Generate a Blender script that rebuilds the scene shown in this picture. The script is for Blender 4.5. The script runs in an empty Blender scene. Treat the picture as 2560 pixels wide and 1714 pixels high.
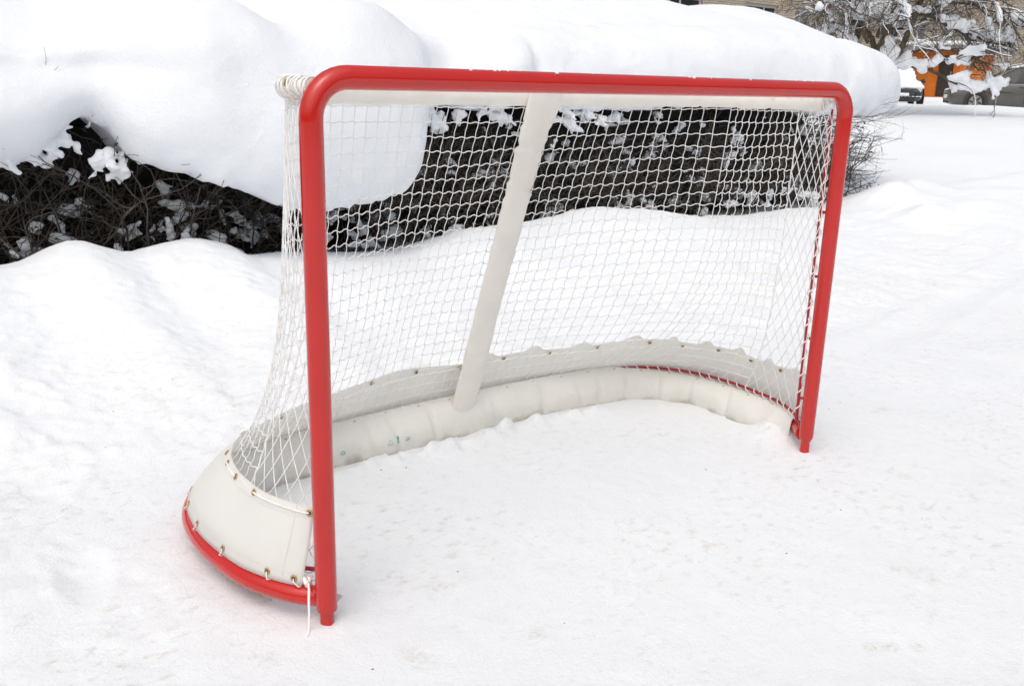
import bpy, bmesh, math, random
import numpy as np
from mathutils import Matrix, Vector

rng = np.random.default_rng(7)
random.seed(7)
SC = bpy.context.scene
COL = SC.collection
PI = math.pi

# ------------------------------------------------------------------ noise
def _hash(i, j, k, seed):
    h = (i.astype(np.int64) * 374761393 + j.astype(np.int64) * 668265263 + k.astype(np.int64) * 2147483647 + seed * 974634777)
    h = (h ^ (h >> 13)) * 1274126177
    h = h & 0x7fffffff
    h = (h ^ (h >> 16)) * 2246822519
    return ((h & 0xffffff) / float(0xffffff)) * 2 - 1

def noise3(x, y, z, seed=0):
    x = np.asarray(x, float); y = np.asarray(y, float); z = np.asarray(z, float)
    x, y, z = np.broadcast_arrays(x, y, z)
    i = np.floor(x); j = np.floor(y); k = np.floor(z)
    fx, fy, fz = x - i, y - j, z - k
    u = fx * fx * fx * (fx * (fx * 6 - 15) + 10)
    v = fy * fy * fy * (fy * (fy * 6 - 15) + 10)
    w = fz * fz * fz * (fz * (fz * 6 - 15) + 10)
    i = i.astype(np.int64); j = j.astype(np.int64); k = k.astype(np.int64)
    def c(a, b, d): return _hash(i + a, j + b, k + d, seed)
    x00 = c(0,0,0) * (1-u) + c(1,0,0) * u
    x10 = c(0,1,0) * (1-u) + c(1,1,0) * u
    x01 = c(0,0,1) * (1-u) + c(1,0,1) * u
    x11 = c(0,1,1) * (1-u) + c(1,1,1) * u
    return (x00 * (1-v) + x10 * v) * (1-w) + (x01 * (1-v) + x11 * v) * w

def noise2(x, y, seed=0): return noise3(x, y, np.zeros_like(np.asarray(x, float)) + .37, seed)

def fbm2(x, y, oct=4, seed=0, gain=.5):
    a, s, f = 1.0, 0.0, 1.0
    for o in range(oct):
        s = s + a * noise2(x * f + o * 17.3, y * f - o * 9.1, seed + o)
        a *= gain; f *= 2.03
        x, y = x * .8 - y * .6, x * .6 + y * .8
    return s

def sstep(t):
    t = np.clip(t, 0, 1)
    return t * t * (3 - 2 * t)

# ------------------------------------------------------------------ mesh helpers
def mesh_from(name, verts, faces, smooth=True):
    verts = np.asarray(verts, np.float32)
    me = bpy.data.meshes.new(name)
    if isinstance(faces, np.ndarray):
        n, k = faces.shape
        me.vertices.add(len(verts)); me.vertices.foreach_set('co', verts.ravel())
        me.loops.add(n * k); me.loops.foreach_set('vertex_index', faces.astype(np.int32).ravel())
        me.polygons.add(n)
        me.polygons.foreach_set('loop_start', np.arange(0, n * k, k, dtype=np.int32))
        me.polygons.foreach_set('loop_total', np.full(n, k, dtype=np.int32))
        me.update(calc_edges=True)
    else:
        me.from_pydata([tuple(map(float, v)) for v in verts], [], [tuple(f) for f in faces])
        me.update()
    if smooth:
        me.polygons.foreach_set('use_smooth', np.ones(len(me.polygons), bool))
    return me

def link(name, me, mat=None, parent=None):
    o = bpy.data.objects.new(name, me)
    COL.objects.link(o)
    if mat is not None:
        me.materials.clear(); me.materials.append(mat)
    if parent is not None: o.parent = parent
    return o

def thing(name, label, cat, loc=(0, 0, 0), rz=0.0, group=None):
    o = bpy.data.objects.new(name, None); COL.objects.link(o)
    o.location = loc; o.rotation_euler = (0, 0, rz)
    o.empty_display_size = .1
    o['label'] = label; o['category'] = cat
    if group: o['group'] = group
    return o

def shift(V, root):
    """world points -> local points of an unrotated root"""
    return np.asarray(V, float) - np.array(root.location)

class MB:
    """collects verts / faces"""
    def __init__(s): s.v = []; s.f = []; s.n = 0
    def add(s, V, F):
        V = np.asarray(V, float).reshape(-1, 3)
        s.v.append(V)
        s.f += [tuple(int(i) + s.n for i in f) for f in F]
        s.n += len(V)
        return s
    def box(s, a, b):
        x0, y0, z0 = a; x1, y1, z1 = b
        V = [(x0,y0,z0),(x1,y0,z0),(x1,y1,z0),(x0,y1,z0),(x0,y0,z1),(x1,y0,z1),(x1,y1,z1),(x0,y1,z1)]
        return s.add(V, [(0,3,2,1),(4,5,6,7),(0,1,5,4),(1,2,6,5),(2,3,7,6),(3,0,4,7)])
    def tube(s, pts, r, n=8, caps=True):
        V, F = tube_geo(pts, r, n, caps)
        return s.add(V, F)
    def mesh(s, name, smooth=True):
        V = np.concatenate(s.v) if s.v else np.zeros((0, 3))
        return mesh_from(name, V, s.f, smooth)
    def obj(s, name, mat, parent=None, smooth=True, bevel=0):
        o = link(name, s.mesh(name, smooth), mat, parent)
        if bevel:
            m = o.modifiers.new('bevel', 'BEVEL'); m.width = bevel; m.segments = 2; m.limit_method = 'ANGLE'
        return o

def tube_geo(pts, r, n=8, caps=True):
    P = np.asarray(pts, float); K = len(P)
    r = np.full(K, r, float) if np.isscalar(r) else np.asarray(r, float)
    T = np.gradient(P, axis=0); T /= np.linalg.norm(T, axis=1)[:, None] + 1e-12
    ref = np.array([0, 0, 1.0]) if abs(T[0, 2]) < .9 else np.array([1.0, 0, 0])
    N = np.zeros_like(P)
    v = np.cross(T[0], ref); v /= np.linalg.norm(v); N[0] = v
    for i in range(1, K):
        v = N[i-1] - T[i] * np.dot(N[i-1], T[i]); N[i] = v / (np.linalg.norm(v) + 1e-12)
    B = np.cross(T, N)
    a = np.arange(n) * 2 * PI / n
    V = P[:, None, :] + r[:, None, None] * (np.cos(a)[None, :, None] * N[:, None, :] + np.sin(a)[None, :, None] * B[:, None, :])
    V = V.reshape(-1, 3)
    F = []
    for i in range(K - 1):
        for j in range(n):
            j2 = (j + 1) % n
            F.append((i*n + j, i*n + j2, (i+1)*n + j2, (i+1)*n + j))
    if caps:
        c0, c1 = caps if isinstance(caps, tuple) else (True, True)
        nV = len(V)
        if c0: V = np.vstack([V, V[:n]]); F.append(tuple(nV + j for j in range(n - 1, -1, -1))); nV += n
        if c1: V = np.vstack([V, V[(K-1)*n:K*n]]); F.append(tuple(nV + j for j in range(n)))
    return V, F

def tubes_np(P, R, n=3):
    """P (N,K,3), R (N,K) -> one big quad mesh"""
    N, K, _ = P.shape
    T = np.gradient(P, axis=1); T /= np.linalg.norm(T, axis=2, keepdims=True) + 1e-12
    d = P[:, -1] - P[:, 0]
    ref = np.where((np.abs(d[:, 2:3]) < .8 * np.linalg.norm(d, axis=1, keepdims=True)), np.array([[0, 0, 1.0]]), np.array([[1.0, .3, 0]]))
    ref = np.repeat(ref[:, None, :], K, 1)
    A = np.cross(T, ref); A /= np.linalg.norm(A, axis=2, keepdims=True) + 1e-9
    B = np.cross(T, A)
    a = np.arange(n) * 2 * PI / n
    V = P[:, :, None, :] + R[:, :, None, None] * (np.cos(a)[None, None, :, None] * A[:, :, None, :] + np.sin(a)[None, None, :, None] * B[:, :, None, :])
    idx = np.arange(N * K * n).reshape(N, K, n)
    j2 = (np.arange(n) + 1) % n
    F = np.stack([idx[:, :-1, :], idx[:, :-1, j2], idx[:, 1:, j2], idx[:, 1:, :]], -1).reshape(-1, 4)
    return V.reshape(-1, 3), F

def grid_faces(nu, nv, wrap_v=False):
    idx = np.arange(nu * nv).reshape(nu, nv)
    a = idx[:-1, :-1]; b = idx[1:, :-1]; c = idx[1:, 1:]; d = idx[:-1, 1:]
    return np.stack([a, b, c, d], -1).reshape(-1, 4)

def spline(pts, step=None, n=None):
    """Catmull-Rom through pts, resampled evenly"""
    P = np.asarray(pts, float)
    Q = np.vstack([2 * P[0] - P[1], P, 2 * P[-1] - P[-2]])
    out = []
    for i in range(1, len(Q) - 2):
        t = np.linspace(0, 1, 24, endpoint=False)[:, None]
        p0, p1, p2, p3 = Q[i-1], Q[i], Q[i+1], Q[i+2]
        out.append(.5 * ((2*p1) + (-p0+p2)*t + (2*p0-5*p1+4*p2-p3)*t*t + (-p0+3*p1-3*p2+p3)*t**3))
    out.append(P[-1:]); D = np.vstack(out)
    s = np.r_[0, np.cumsum(np.linalg.norm(np.diff(D, axis=0), axis=1))]
    if n is None: n = max(2, int(round(s[-1] / step)) + 1)
    u = np.linspace(0, s[-1], n)
    return np.stack([np.interp(u, s, D[:, k]) for k in range(D.shape[1])], -1)

def remesh(verts_faces, voxel, smooth_it=0, name='tmp'):
    V, F = verts_faces
    me = mesh_from(name, V, F)
    o = bpy.data.objects.new(name, me); COL.objects.link(o)
    m = o.modifiers.new('r', 'REMESH'); m.mode = 'VOXEL'; m.voxel_size = voxel; m.use_smooth_shade = True
    if smooth_it:
        s = o.modifiers.new('s', 'SMOOTH'); s.iterations = smooth_it; s.factor = .5
    dg = bpy.context.evaluated_depsgraph_get()
    out = bpy.data.meshes.new_from_object(o.evaluated_get(dg))
    bpy.data.objects.remove(o); bpy.data.meshes.remove(me)
    out.name = name
    out.polygons.foreach_set('use_smooth', np.ones(len(out.polygons), bool))
    return out

def ico(sub):
    bm = bmesh.new(); bmesh.ops.create_icosphere(bm, subdivisions=sub, radius=1)
    V = np.array([v.co[:] for v in bm.verts]); F = [tuple(v.index for v in f.verts) for f in bm.faces]
    bm.free(); return V, np.array(F)
ICO1, ICO2 = ico(1), ico(2)

def blobs(centres, radii, flat=1.0, sub=ICO2, jitter=.15):
    V0, F0 = sub
    vs, fs, n = [], [], 0
    for c, r in zip(centres, radii):
        s = np.array([1 + rng.uniform(-jitter, jitter), 1 + rng.uniform(-jitter, jitter), flat * (1 + rng.uniform(-jitter, jitter))])
        vs.append(V0 * s * r + c); fs.append(F0 + n); n += len(V0)
    return np.concatenate(vs), np.concatenate(fs)

# ------------------------------------------------------------------ materials
def mat(name):
    m = bpy.data.materials.new(name); m.use_nodes = True
    nt = m.node_tree; b = nt.nodes['Principled BSDF']
    return m, nt, b

def nd(nt, t, **kw):
    n = nt.nodes.new(t)
    for k, v in kw.items():
        if k in ('inputs',):
            for a, c in v.items(): n.inputs[a].default_value = c
        else: setattr(n, k, v)
    return n

def ramp(nt, stops):
    r = nt.nodes.new('ShaderNodeValToRGB'); e = r.color_ramp.elements
    e[0].position, e[0].color = stops[0][0], stops[0][1]
    e[1].position, e[1].color = stops[-1][0], stops[-1][1]
    for p, c in stops[1:-1]:
        x = e.new(p); x.color = c
    return r

def c4(r, g=None, b=None):
    if g is None: g = b = r
    return (r, g, b, 1)

def simple(name, col, rough=.6, metal=0, var=.12, scale=30, bump=0.0, bscale=200, coat=0):
    m, nt, b = mat(name)
    tc = nd(nt, 'ShaderNodeTexCoord')
    n = nd(nt, 'ShaderNodeTexNoise', inputs={'Scale': scale, 'Detail': 5})
    nt.links.new(tc.outputs['Object'], n.inputs['Vector'])
    r = ramp(nt, [(.3, c4(*[c * (1 - var) for c in col])), (.7, c4(*[min(1, c * (1 + var)) for c in col]))])
    nt.links.new(n.outputs['Fac'], r.inputs['Fac']); nt.links.new(r.outputs['Color'], b.inputs['Base Color'])
    b.inputs['Roughness'].default_value = rough; b.inputs['Metallic'].default_value = metal
    if coat: b.inputs['Coat Weight'].default_value = coat; b.inputs['Coat Roughness'].default_value = .08
    if bump:
        n2 = nd(nt, 'ShaderNodeTexNoise', inputs={'Scale': bscale, 'Detail': 4})
        nt.links.new(tc.outputs['Object'], n2.inputs['Vector'])
        bp = nd(nt, 'ShaderNodeBump', inputs={'Strength': 1.0, 'Distance': bump})
        nt.links.new(n2.outputs['Fac'], bp.inputs['Height']); nt.links.new(bp.outputs['Normal'], b.inputs['Normal'])
    return m

def snow_mat(name, col=(.86, .88, .91), grain=.004, gscale=110, dirt=False):
    m, nt, b = mat(name)
    tc = nd(nt, 'ShaderNodeTexCoord')
    L = nt.links.new
    n1 = nd(nt, 'ShaderNodeTexNoise', inputs={'Scale': gscale, 'Detail': 6, 'Roughness': .7})
    L(tc.outputs['Object'], n1.inputs['Vector'])
    n2 = nd(nt, 'ShaderNodeTexNoise', inputs={'Scale': gscale / 6, 'Detail': 5, 'Roughness': .6})
    L(tc.outputs['Object'], n2.inputs['Vector'])
    ad = nd(nt, 'ShaderNodeMath', operation='MULTIPLY_ADD'); ad.inputs[1].default_value = 1.6
    L(n2.outputs['Fac'], ad.inputs[0]); L(n1.outputs['Fac'], ad.inputs[2])
    bp = nd(nt, 'ShaderNodeBump', inputs={'Strength': .9, 'Distance': grain})
    L(ad.outputs[0], bp.inputs['Height']); L(bp.outputs['Normal'], b.inputs['Normal'])
    n3 = nd(nt, 'ShaderNodeTexNoise', inputs={'Scale': 1.3, 'Detail': 4})
    L(tc.outputs['Object'], n3.inputs['Vector'])
    r = ramp(nt, [(.3, c4(col[0] * .975, col[1] * .98, col[2] * .985)), (.7, c4(*col))])
    L(n3.outputs['Fac'], r.inputs['Fac'])
    out = r.outputs['Color']
    if dirt:
        # trampled rink snow: tan scuffs and a few dark specks, patchy
        mp = nd(nt, 'ShaderNodeMapping', inputs={'Rotation': (0, 0, .5), 'Scale': (1, 1.5, 1)})
        L(tc.outputs['Object'], mp.inputs['Vector'])
        a = nd(nt, 'ShaderNodeTexNoise', inputs={'Scale': 22, 'Detail': 6, 'Roughness': .65})
        L(mp.outputs['Vector'], a.inputs['Vector'])
        big = nd(nt, 'ShaderNodeTexNoise', inputs={'Scale': 1.7, 'Detail': 3})
        L(tc.outputs['Object'], big.inputs['Vector'])
        ra = ramp(nt, [(.54, c4(0)), (.74, c4(1))]); L(a.outputs['Fac'], ra.inputs['Fac'])
        rb = ramp(nt, [(.42, c4(.12)), (.68, c4(1))]); L(big.outputs['Fac'], rb.inputs['Fac'])
        mu = nd(nt, 'ShaderNodeMath', operation='MULTIPLY'); L(ra.outputs['Color'], mu.inputs[0]); L(rb.outputs['Color'], mu.inputs[1])
        at = nd(nt, 'ShaderNodeAttribute', attribute_name='tread')
        mu2 = nd(nt, 'ShaderNodeMath', operation='MULTIPLY'); L(mu.outputs[0], mu2.inputs[0]); L(at.outputs['Fac'], mu2.inputs[1])
        mx = nd(nt, 'ShaderNodeMix', data_type='RGBA', inputs={'B': c4(.52, .45, .36)})
        mu3 = nd(nt, 'ShaderNodeMath', operation='MULTIPLY'); mu3.inputs[1].default_value = .6
        L(mu2.outputs[0], mu3.inputs[0]); L(mu3.outputs[0], mx.inputs['Factor']); L(out, mx.inputs['A'])
        # warm overall tint of the trampled area
        mt = nd(nt, 'ShaderNodeMix', data_type='RGBA', blend_type='MULTIPLY', inputs={'B': c4(1.0, .992, .982)})
        L(at.outputs['Fac'], mt.inputs['Factor']); L(mx.outputs['Result'], mt.inputs['A'])
        # specks
        vo = nd(nt, 'ShaderNodeTexVoronoi', inputs={'Scale': 11.0, 'Randomness': 1.0}); L(tc.outputs['Object'], vo.inputs['Vector'])
        lt = nd(nt, 'ShaderNodeMath', operation='LESS_THAN'); lt.inputs[1].default_value = .035; L(vo.outputs['Distance'], lt.inputs[0])
        wn = nd(nt, 'ShaderNodeSeparateColor'); L(vo.outputs['Color'], wn.inputs['Color'])
        g = nd(nt, 'ShaderNodeMath', operation='GREATER_THAN'); g.inputs[1].default_value = .60; L(wn.outputs['Red'], g.inputs[0])
        ml = nd(nt, 'ShaderNodeMath', operation='MULTIPLY'); L(lt.outputs[0], ml.inputs[0]); L(g.outputs[0], ml.inputs[1])
        ml2 = nd(nt, 'ShaderNodeMath', operation='MULTIPLY'); L(ml.outputs[0], ml2.inputs[0]); L(at.outputs['Fac'], ml2.inputs[1])
        ms = nd(nt, 'ShaderNodeMix', data_type='RGBA', inputs={'B': c4(.25, .22, .18)})
        L(ml2.outputs[0], ms.inputs['Factor']); L(mt.outputs['Result'], ms.inputs['A'])
        sa = nd(nt, 'ShaderNodeAttribute', attribute_name='stain')
        sx = nd(nt, 'ShaderNodeMix', data_type='RGBA', inputs={'B': c4(.50, .41, .30)})
        sm_ = nd(nt, 'ShaderNodeMath', operation='MULTIPLY'); sm_.inputs[1].default_value = .6
        fn = nd(nt, 'ShaderNodeTexNoise', inputs={'Scale': 75, 'Detail': 5, 'Roughness': .7}); L(tc.outputs['Object'], fn.inputs['Vector'])
        fr = ramp(nt, [(.42, c4(.1)), (.60, c4(1.35))]); L(fn.outputs['Fac'], fr.inputs['Fac'])
        fm = nd(nt, 'ShaderNodeMath', operation='MULTIPLY'); L(sa.outputs['Fac'], fm.inputs[0]); L(fr.outputs['Color'], fm.inputs[1])
        L(fm.outputs[0], sm_.inputs[0]); L(sm_.outputs[0], sx.inputs['Factor']); L(ms.outputs['Result'], sx.inputs['A'])
        out = sx.outputs['Result']
    L(out, b.inputs['Base Color'])
    b.inputs['Roughness'].default_value = .75
    b.inputs['Specular IOR Level'].default_value = .25
    return m

M_SNOW = snow_mat('fresh_snow', (.865, .89, .93), grain=.006, gscale=70)
M_GROUND = snow_mat('trampled_snow', (.865, .888, .918), grain=.004, gscale=120, dirt=True)
M_CLUMP = snow_mat('clump_snow', (.86, .885, .92), grain=.002, gscale=120)
M_RED = simple('red_paint', (.53, .011, .006), rough=.2, var=.04, scale=8, bump=.00012, bscale=60, coat=.35)
M_RED_DK = simple('red_rod', (.36, .008, .02), rough=.4, var=.1)
M_CANVAS = simple('cream_canvas', (.83, .795, .735), rough=.8, var=.035, scale=14, bump=.0006, bscale=35)
M_SKIRT = simple('white_canvas', (.93, .925, .90), rough=.65, var=.03, scale=5, bump=.0004, bscale=40)
def translucent(m, f, col):
    nt = m.node_tree; b = nt.nodes['Principled BSDF']; o = nt.nodes['Material Output']
    t = nt.nodes.new('ShaderNodeBsdfTranslucent'); t.inputs['Color'].default_value = c4(*col)
    x = nt.nodes.new('ShaderNodeMixShader'); x.inputs[0].default_value = f
    nt.links.new(b.outputs[0], x.inputs[1]); nt.links.new(t.outputs[0], x.inputs[2]); nt.links.new(x.outputs[0], o.inputs['Surface'])
translucent(M_SKIRT, .44, (.98, .96, .92))
M_NET = simple('white_cord', (.90, .89, .87), rough=.75, var=.06, scale=40)
M_BRASS = simple('brass', (.52, .35, .12), rough=.35, metal=.9, var=.25, scale=200)
M_DARKHOLE = simple('hole', (.05, .04, .035), rough=.9)
M_TWIG = simple('twig_bark', (.085, .068, .055), rough=.9, var=.4, scale=12)
M_SHADE = simple('hedge_shade', (.010, .0085, .0075), rough=1, var=.5, scale=9)  # painted shade, so gaps between the twigs read black
M_LEAF = simple('withered_leaf', (.050, .043, .036), rough=.9, var=.5, scale=5)
M_BARK = simple('tree_bark', (.085, .068, .045), rough=.95, var=.45, scale=9, bump=.01, bscale=30)
M_TREETWIG = simple('tree_twig', (.11, .085, .066), rough=.9, var=.3, scale=6)
M_GREEN = simple('green_print', (.10, .42, .36), rough=.6, var=.1)
M_RUST = simple('rust_stain', (.40, .29, .16), rough=.8, var=.3, scale=150)

# ------------------------------------------------------------------ camera (solved from the goal's own corners)
CAM = np.array([-1.794, -1.784, 1.258]); YAW, PITCH, ROLL, FPX = .662, -.277, .027, 2304.676
def cam_axes():
    f = np.array([math.sin(YAW) * math.cos(PITCH), math.cos(YAW) * math.cos(PITCH), math.sin(PITCH)])
    r = np.array([math.cos(YAW), -math.sin(YAW), 0]); u = np.cross(r, f)
    return r * math.cos(ROLL) + u * math.sin(ROLL), -r * math.sin(ROLL) + u * math.cos(ROLL), f
_r, _u, _f = cam_axes()
cam = bpy.data.cameras.new('camera'); cam_o = bpy.data.objects.new('camera', cam); COL.objects.link(cam_o)
cam.sensor_width = 36; cam.lens = 36 * FPX / 2560; cam.clip_end = 2000; cam.clip_start = .05
MW = Matrix.Identity(4)
for i in range(3):
    MW[i][0], MW[i][1], MW[i][2], MW[i][3] = _r[i], _u[i], -_f[i], CAM[i]
cam_o.matrix_world = MW
SC.camera = cam_o

# ------------------------------------------------------------------ light
world = bpy.data.worlds.new('World'); SC.world = world; world.use_nodes = True
nt = world.node_tree; bg = nt.nodes['Background']
sky = nt.nodes.new('ShaderNodeTexSky'); sky.sky_type = 'NISHITA'; sky.sun_disc = False
SUN_EL, SUN_AZ = math.radians(62), math.radians(232)      # azimuth clockwise from +y
sky.sun_elevation = SUN_EL; sky.sun_rotation = SUN_AZ
sky.air_density = 1.6; sky.dust_density = 6; sky.ozone_density = 1.0
hs = nt.nodes.new('ShaderNodeHueSaturation'); hs.inputs['Saturation'].default_value = .50
nt.links.new(sky.outputs['Color'], hs.inputs['Color']); nt.links.new(hs.outputs['Color'], bg.inputs['Color'])
bg.inputs['Strength'].default_value = .15
sun = bpy.data.lights.new('sun', 'SUN'); sun_o = bpy.data.objects.new('sun', sun); COL.objects.link(sun_o)
sun.energy = .6; sun.angle = math.radians(95); sun.color = (1, .975, .945)
sd = Vector((math.sin(SUN_AZ) * math.cos(SUN_EL), math.cos(SUN_AZ) * math.cos(SUN_EL), math.sin(SUN_EL)))
sun_o.rotation_euler = (-sd).to_track_quat('-Z', 'Y').to_euler()
sun_o.location = (0, 0, 20)
SC.view_settings.view_transform = 'Standard'; SC.view_settings.look = 'None'
SC.view_settings.exposure = -.15; SC.view_settings.gamma = 1.0

# ------------------------------------------------------------------ snow ground
CX = [-40, -4, -2.2, -1.5, -1.05, -.93, -.8, -.68, -.55, -.45, -.3, -.1, .05, .2, .6, 1.2, 1.5, 1.77, 2.2, 2.9, 3.5, 4.1, 4.7, 5.3, 5.9, 6.4, 7.2, 8.5, 12]
CZ = [.4, .42, .36, .36, .31, .335, .40, .42, .365, .335, .36, .39, .355, .26, .24, .19, .24, .285, .31, .36, .315, .215, .185, .19, .19, .27, .30, .22, .1]
def depth(x, y): return (x - CAM[0]) * math.sin(YAW) + (y - CAM[1]) * math.cos(YAW)
def ground_base(x, y):
    x = np.asarray(x, float); y = np.asarray(y, float)
    xx = np.linspace(-40, 12, 2600); zz = np.interp(xx, CX, CZ)
    ker = np.hanning(9); ker /= ker.sum()
    zz = np.convolve(np.pad(zz, 4, mode='edge'), ker, mode='valid')
    crest = np.interp(x, xx, zz)
    w = sstep((y - 1.05) / 2.0) * .25 + np.clip((y - 1.05) / 2.1, 0, 1) ** 1.15 * .75
    fall = 1 - .55 * sstep((y - 3.25) / .6)
    bank = crest * w * fall
    # left of the goal the bank comes forward a little
    lw = sstep((-x - 1.25) / 1.6) * sstep((y + .6) / 2.2)
    bank = np.maximum(bank, .26 * lw)
    d = depth(x, y)
    far = np.interp(d, [7.0, 8.5, 10, 12, 15, 18, 21, 23, 25, 27.5, 31, 36, 45, 70, 200], [0, .04, .13, .27, .46, .66, .84, .915, .91, .70, .36, .5, .62, .7, .7])
    fw = sstep((x - 4.5) / 4.0)
    z = np.maximum(bank * (1 - .5 * sstep((x - 7.5) / 3)), 0) * (1 - fw * sstep((far - bank) / .2)) + far * fw * sstep((far - bank * .5) / .25 + .2)
    back = sstep((y - 5.5) / 3) * (1 - fw)
    z = z * (1 - back) + back * .35
    # drift at the hedge's end
    for cx_, cy_, h, sx, sy in [(6.7, 3.1, .13, .30, .24), (7.5, 3.35, .11, .35, .22), (7.2, 2.5, .06, .5, .18), (8.4, 2.9, .08, .6, .22), (9.6, 2.4, .10, .8, .22), (6.3, 2.5, .08, .3, .2), (10.5, 3.4, .12, 1.0, .3)]:
        z = z + h * np.exp(-((x - cx_) / sx) ** 2 - ((y - cy_) / sy) ** 2)
    # snow drifted over the right end of the inner pad
    z = z + .075 * np.exp(-((x - 1.0) / .07) ** 2 - ((y - .17) / .085) ** 2)
    return z

def rough_w(x, y):
    """1 on trampled snow, 0 on fresh drifts"""
    tread = 1 - sstep((y - 1.5) / 1.3)
    tread = tread * (1 - .9 * sstep((depth(x, y) - 7) / 4))
    return tread

def ground(x, y, detail=True):
    z = ground_base(x, y)
    if not detail: return z
    tr = rough_w(x, y)
    left = sstep((-x - .95) / .5) * sstep((y + .9) / .8) * (1 - sstep((y - 2.2) / 1.0))
    behind = sstep((y - .95) / .3) * (1 - sstep((y - 2.9) / .6))
    d = depth(x, y); near = 1 - sstep((d - 8) / 8)
    flat = 1 - .85 * np.exp(-((x / 1.5) ** 4) - (((y - .35) / .9) ** 4))
    z = z + .016 * flat * fbm2(x * 1.3, y * 1.3, 3, 3) * near + .006 * (left + behind) * fbm2(x * 3.1, y * 4.4, 3, 7) * near
    amp = (.002 + .0025 * left + .004 * behind) * near
    z = z + amp * fbm2(x * 9, y * 9, 4, 11, .6) + amp * .55 * fbm2(x * 19, y * 19, 2, 21, .6)
    # clods: thresholded noise
    crust = sstep((x - 2.0) / 1.2) * sstep((y - .9) / .8) * (1 - sstep((y - 3.3) / .8)) * near
    z = z + crust * (.006 * fbm2(x * 7, y * 7, 4, 61, .6) + .02 * np.clip(fbm2(x * 4, y * 4, 3, 63) - .3, 0, 1))
    # an old wheel track running along the right
    v = (y - .55) - .22 * (x - 2.0)
    tk = sstep((x - 1.8) / .8) * near
    z = z + tk * (-.010 * np.exp(-(v / .09) ** 2) + .010 * np.exp(-((v - .16) / .05) ** 2) + .006 * np.exp(-((v + .16) / .05) ** 2)) * (1 + .6 * noise2(x * 5, y * 5, 67))
    c = np.clip(fbm2(x * 6.5 + .4 * noise2(x * 9, y * 9, 33), y * 6.5, 3, 31) - .42, 0, 1)
    z = z + (.016 * left + .016 * behind) * c * near
    c2 = np.clip(fbm2(x * 16, y * 16, 3, 37) - .6, 0, 1)
    z = z + (.02 * left + .016 * behind + .002) * c2 * near
    # scraped-up crumbs along the inner pad
    pad = np.exp(-((y - .755 - .02 * np.sin(x * 7)) / .035) ** 2) * sstep((x + .62) / .12) * (1 - sstep((x - .45) / .3))
    z = z + pad * (.012 + .045 * np.clip(noise2(x * 22, y * 22, 41) + .1, 0, 1) + .02 * np.clip(noise2(x * 50, y * 50, 43), 0, 1))
    # footprints at the left and wind ripples far right
    for px_ in (-.94, .94):
        q = np.hypot(x - px_, y)
        z = z + .005 * np.exp(-((q - .035) / .028) ** 2) * (1 + .8 * noise2(x * 60, y * 60, 73))
    for (fx, fy, a, dp) in FOOT:
        dp = dp * .55
        ca, sa = math.cos(a), math.sin(a)
        u = (x - fx) * ca + (y - fy) * sa; v = -(x - fx) * sa + (y - fy) * ca
        q = (u / .14) ** 2 + (v / .055) ** 2
        z = z - dp * np.exp(-q ** 2) + dp * .35 * np.exp(-((np.sqrt(q) - 1.35) / .3) ** 2)
    farw = sstep((d - 8) / 3)
    z = z + farw * (.05 * fbm2(x * .35, y * .5, 3, 51) * (1 - sstep((d - 60) / 20)) + .012 * noise2(d * 1.4, (x - y) * .12, 57))
    return z
FOOT = [(-1.75, 1.15, .9, .02), (-1.45, 1.5, .8, .018), (-2.0, .75, 1.1, .02), (-1.62, .42, .6, .015), (-1.35, .55, 1.4, .015), (-1.9, 1.75, .7, .018),
        (-1.25, 1.75, 2.2, .015), (1.9, .55, .4, .008), (2.4, -.1, .9, .007), (-.9, 1.7, .5, .02), (-.5, 1.55, .2, .018), (.4, 1.5, 2.6, .02), (1.1, 1.6, .6, .02), (2.0, 1.7, 1.1, .02)]

def axis(lo, f0, f1, hi, step, grow=1.07):
    mid = list(np.arange(f0, f1 + 1e-6, step))
    s, a = step, f1
    up = []
    while a < hi:
        s = min(s * grow, 6); a += s; up.append(a)
    s, a = step, f0
    dn = []
    while a > lo:
        s = min(s * grow, 6); a -= s; dn.append(a)
    return np.array(dn[::-1] + mid + up)
gx = axis(-60, -2.3, 2.6, 170, .0145, 1.022)
gy = axis(-40, -1.5, 3.4, 120, .0145, 1.03)
X, Y = np.meshgrid(gx, gy, indexing='ij')
Z = ground(X, Y)
me = mesh_from('snow_ground', np.stack([X, Y, Z], -1).reshape(-1, 3), grid_faces(len(gx), len(gy)))
SPOTS = [(.063, -.81, .014), (.085, -.822, .012), (.11, -.839, .013), (.157, -.877, .014), (.428, -.662, .03), (.44, -.699, .025), (.478, -.709, .03), (.46, -.746, .02), (.31, -.821, .03), (.295, -.846, .02),
         (.369, -.874, .02), (1.057, -.266, .04), (1.039, -.341, .035), (1.184, -.306, .035), (.875, -.413, .04), (.869, -.505, .03), (1.2, -.535, .025), (1.292, -.535, .02), (.491, -.936, .025), (.632, -.085, .05),
         (-.435, -.008, .05), (-.62, .011, .05), (-.555, -.325, .03), (-.836, -.231, .04), (-1.116, -.032, .04), (-1.4, .531, .035), (-1.515, .398, .03), (-1.329, .588, .03), (1.6, .1, .05), (1.9, -.2, .04), (.1, -.3, .05)]
ST_ = np.zeros_like(X)
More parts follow.
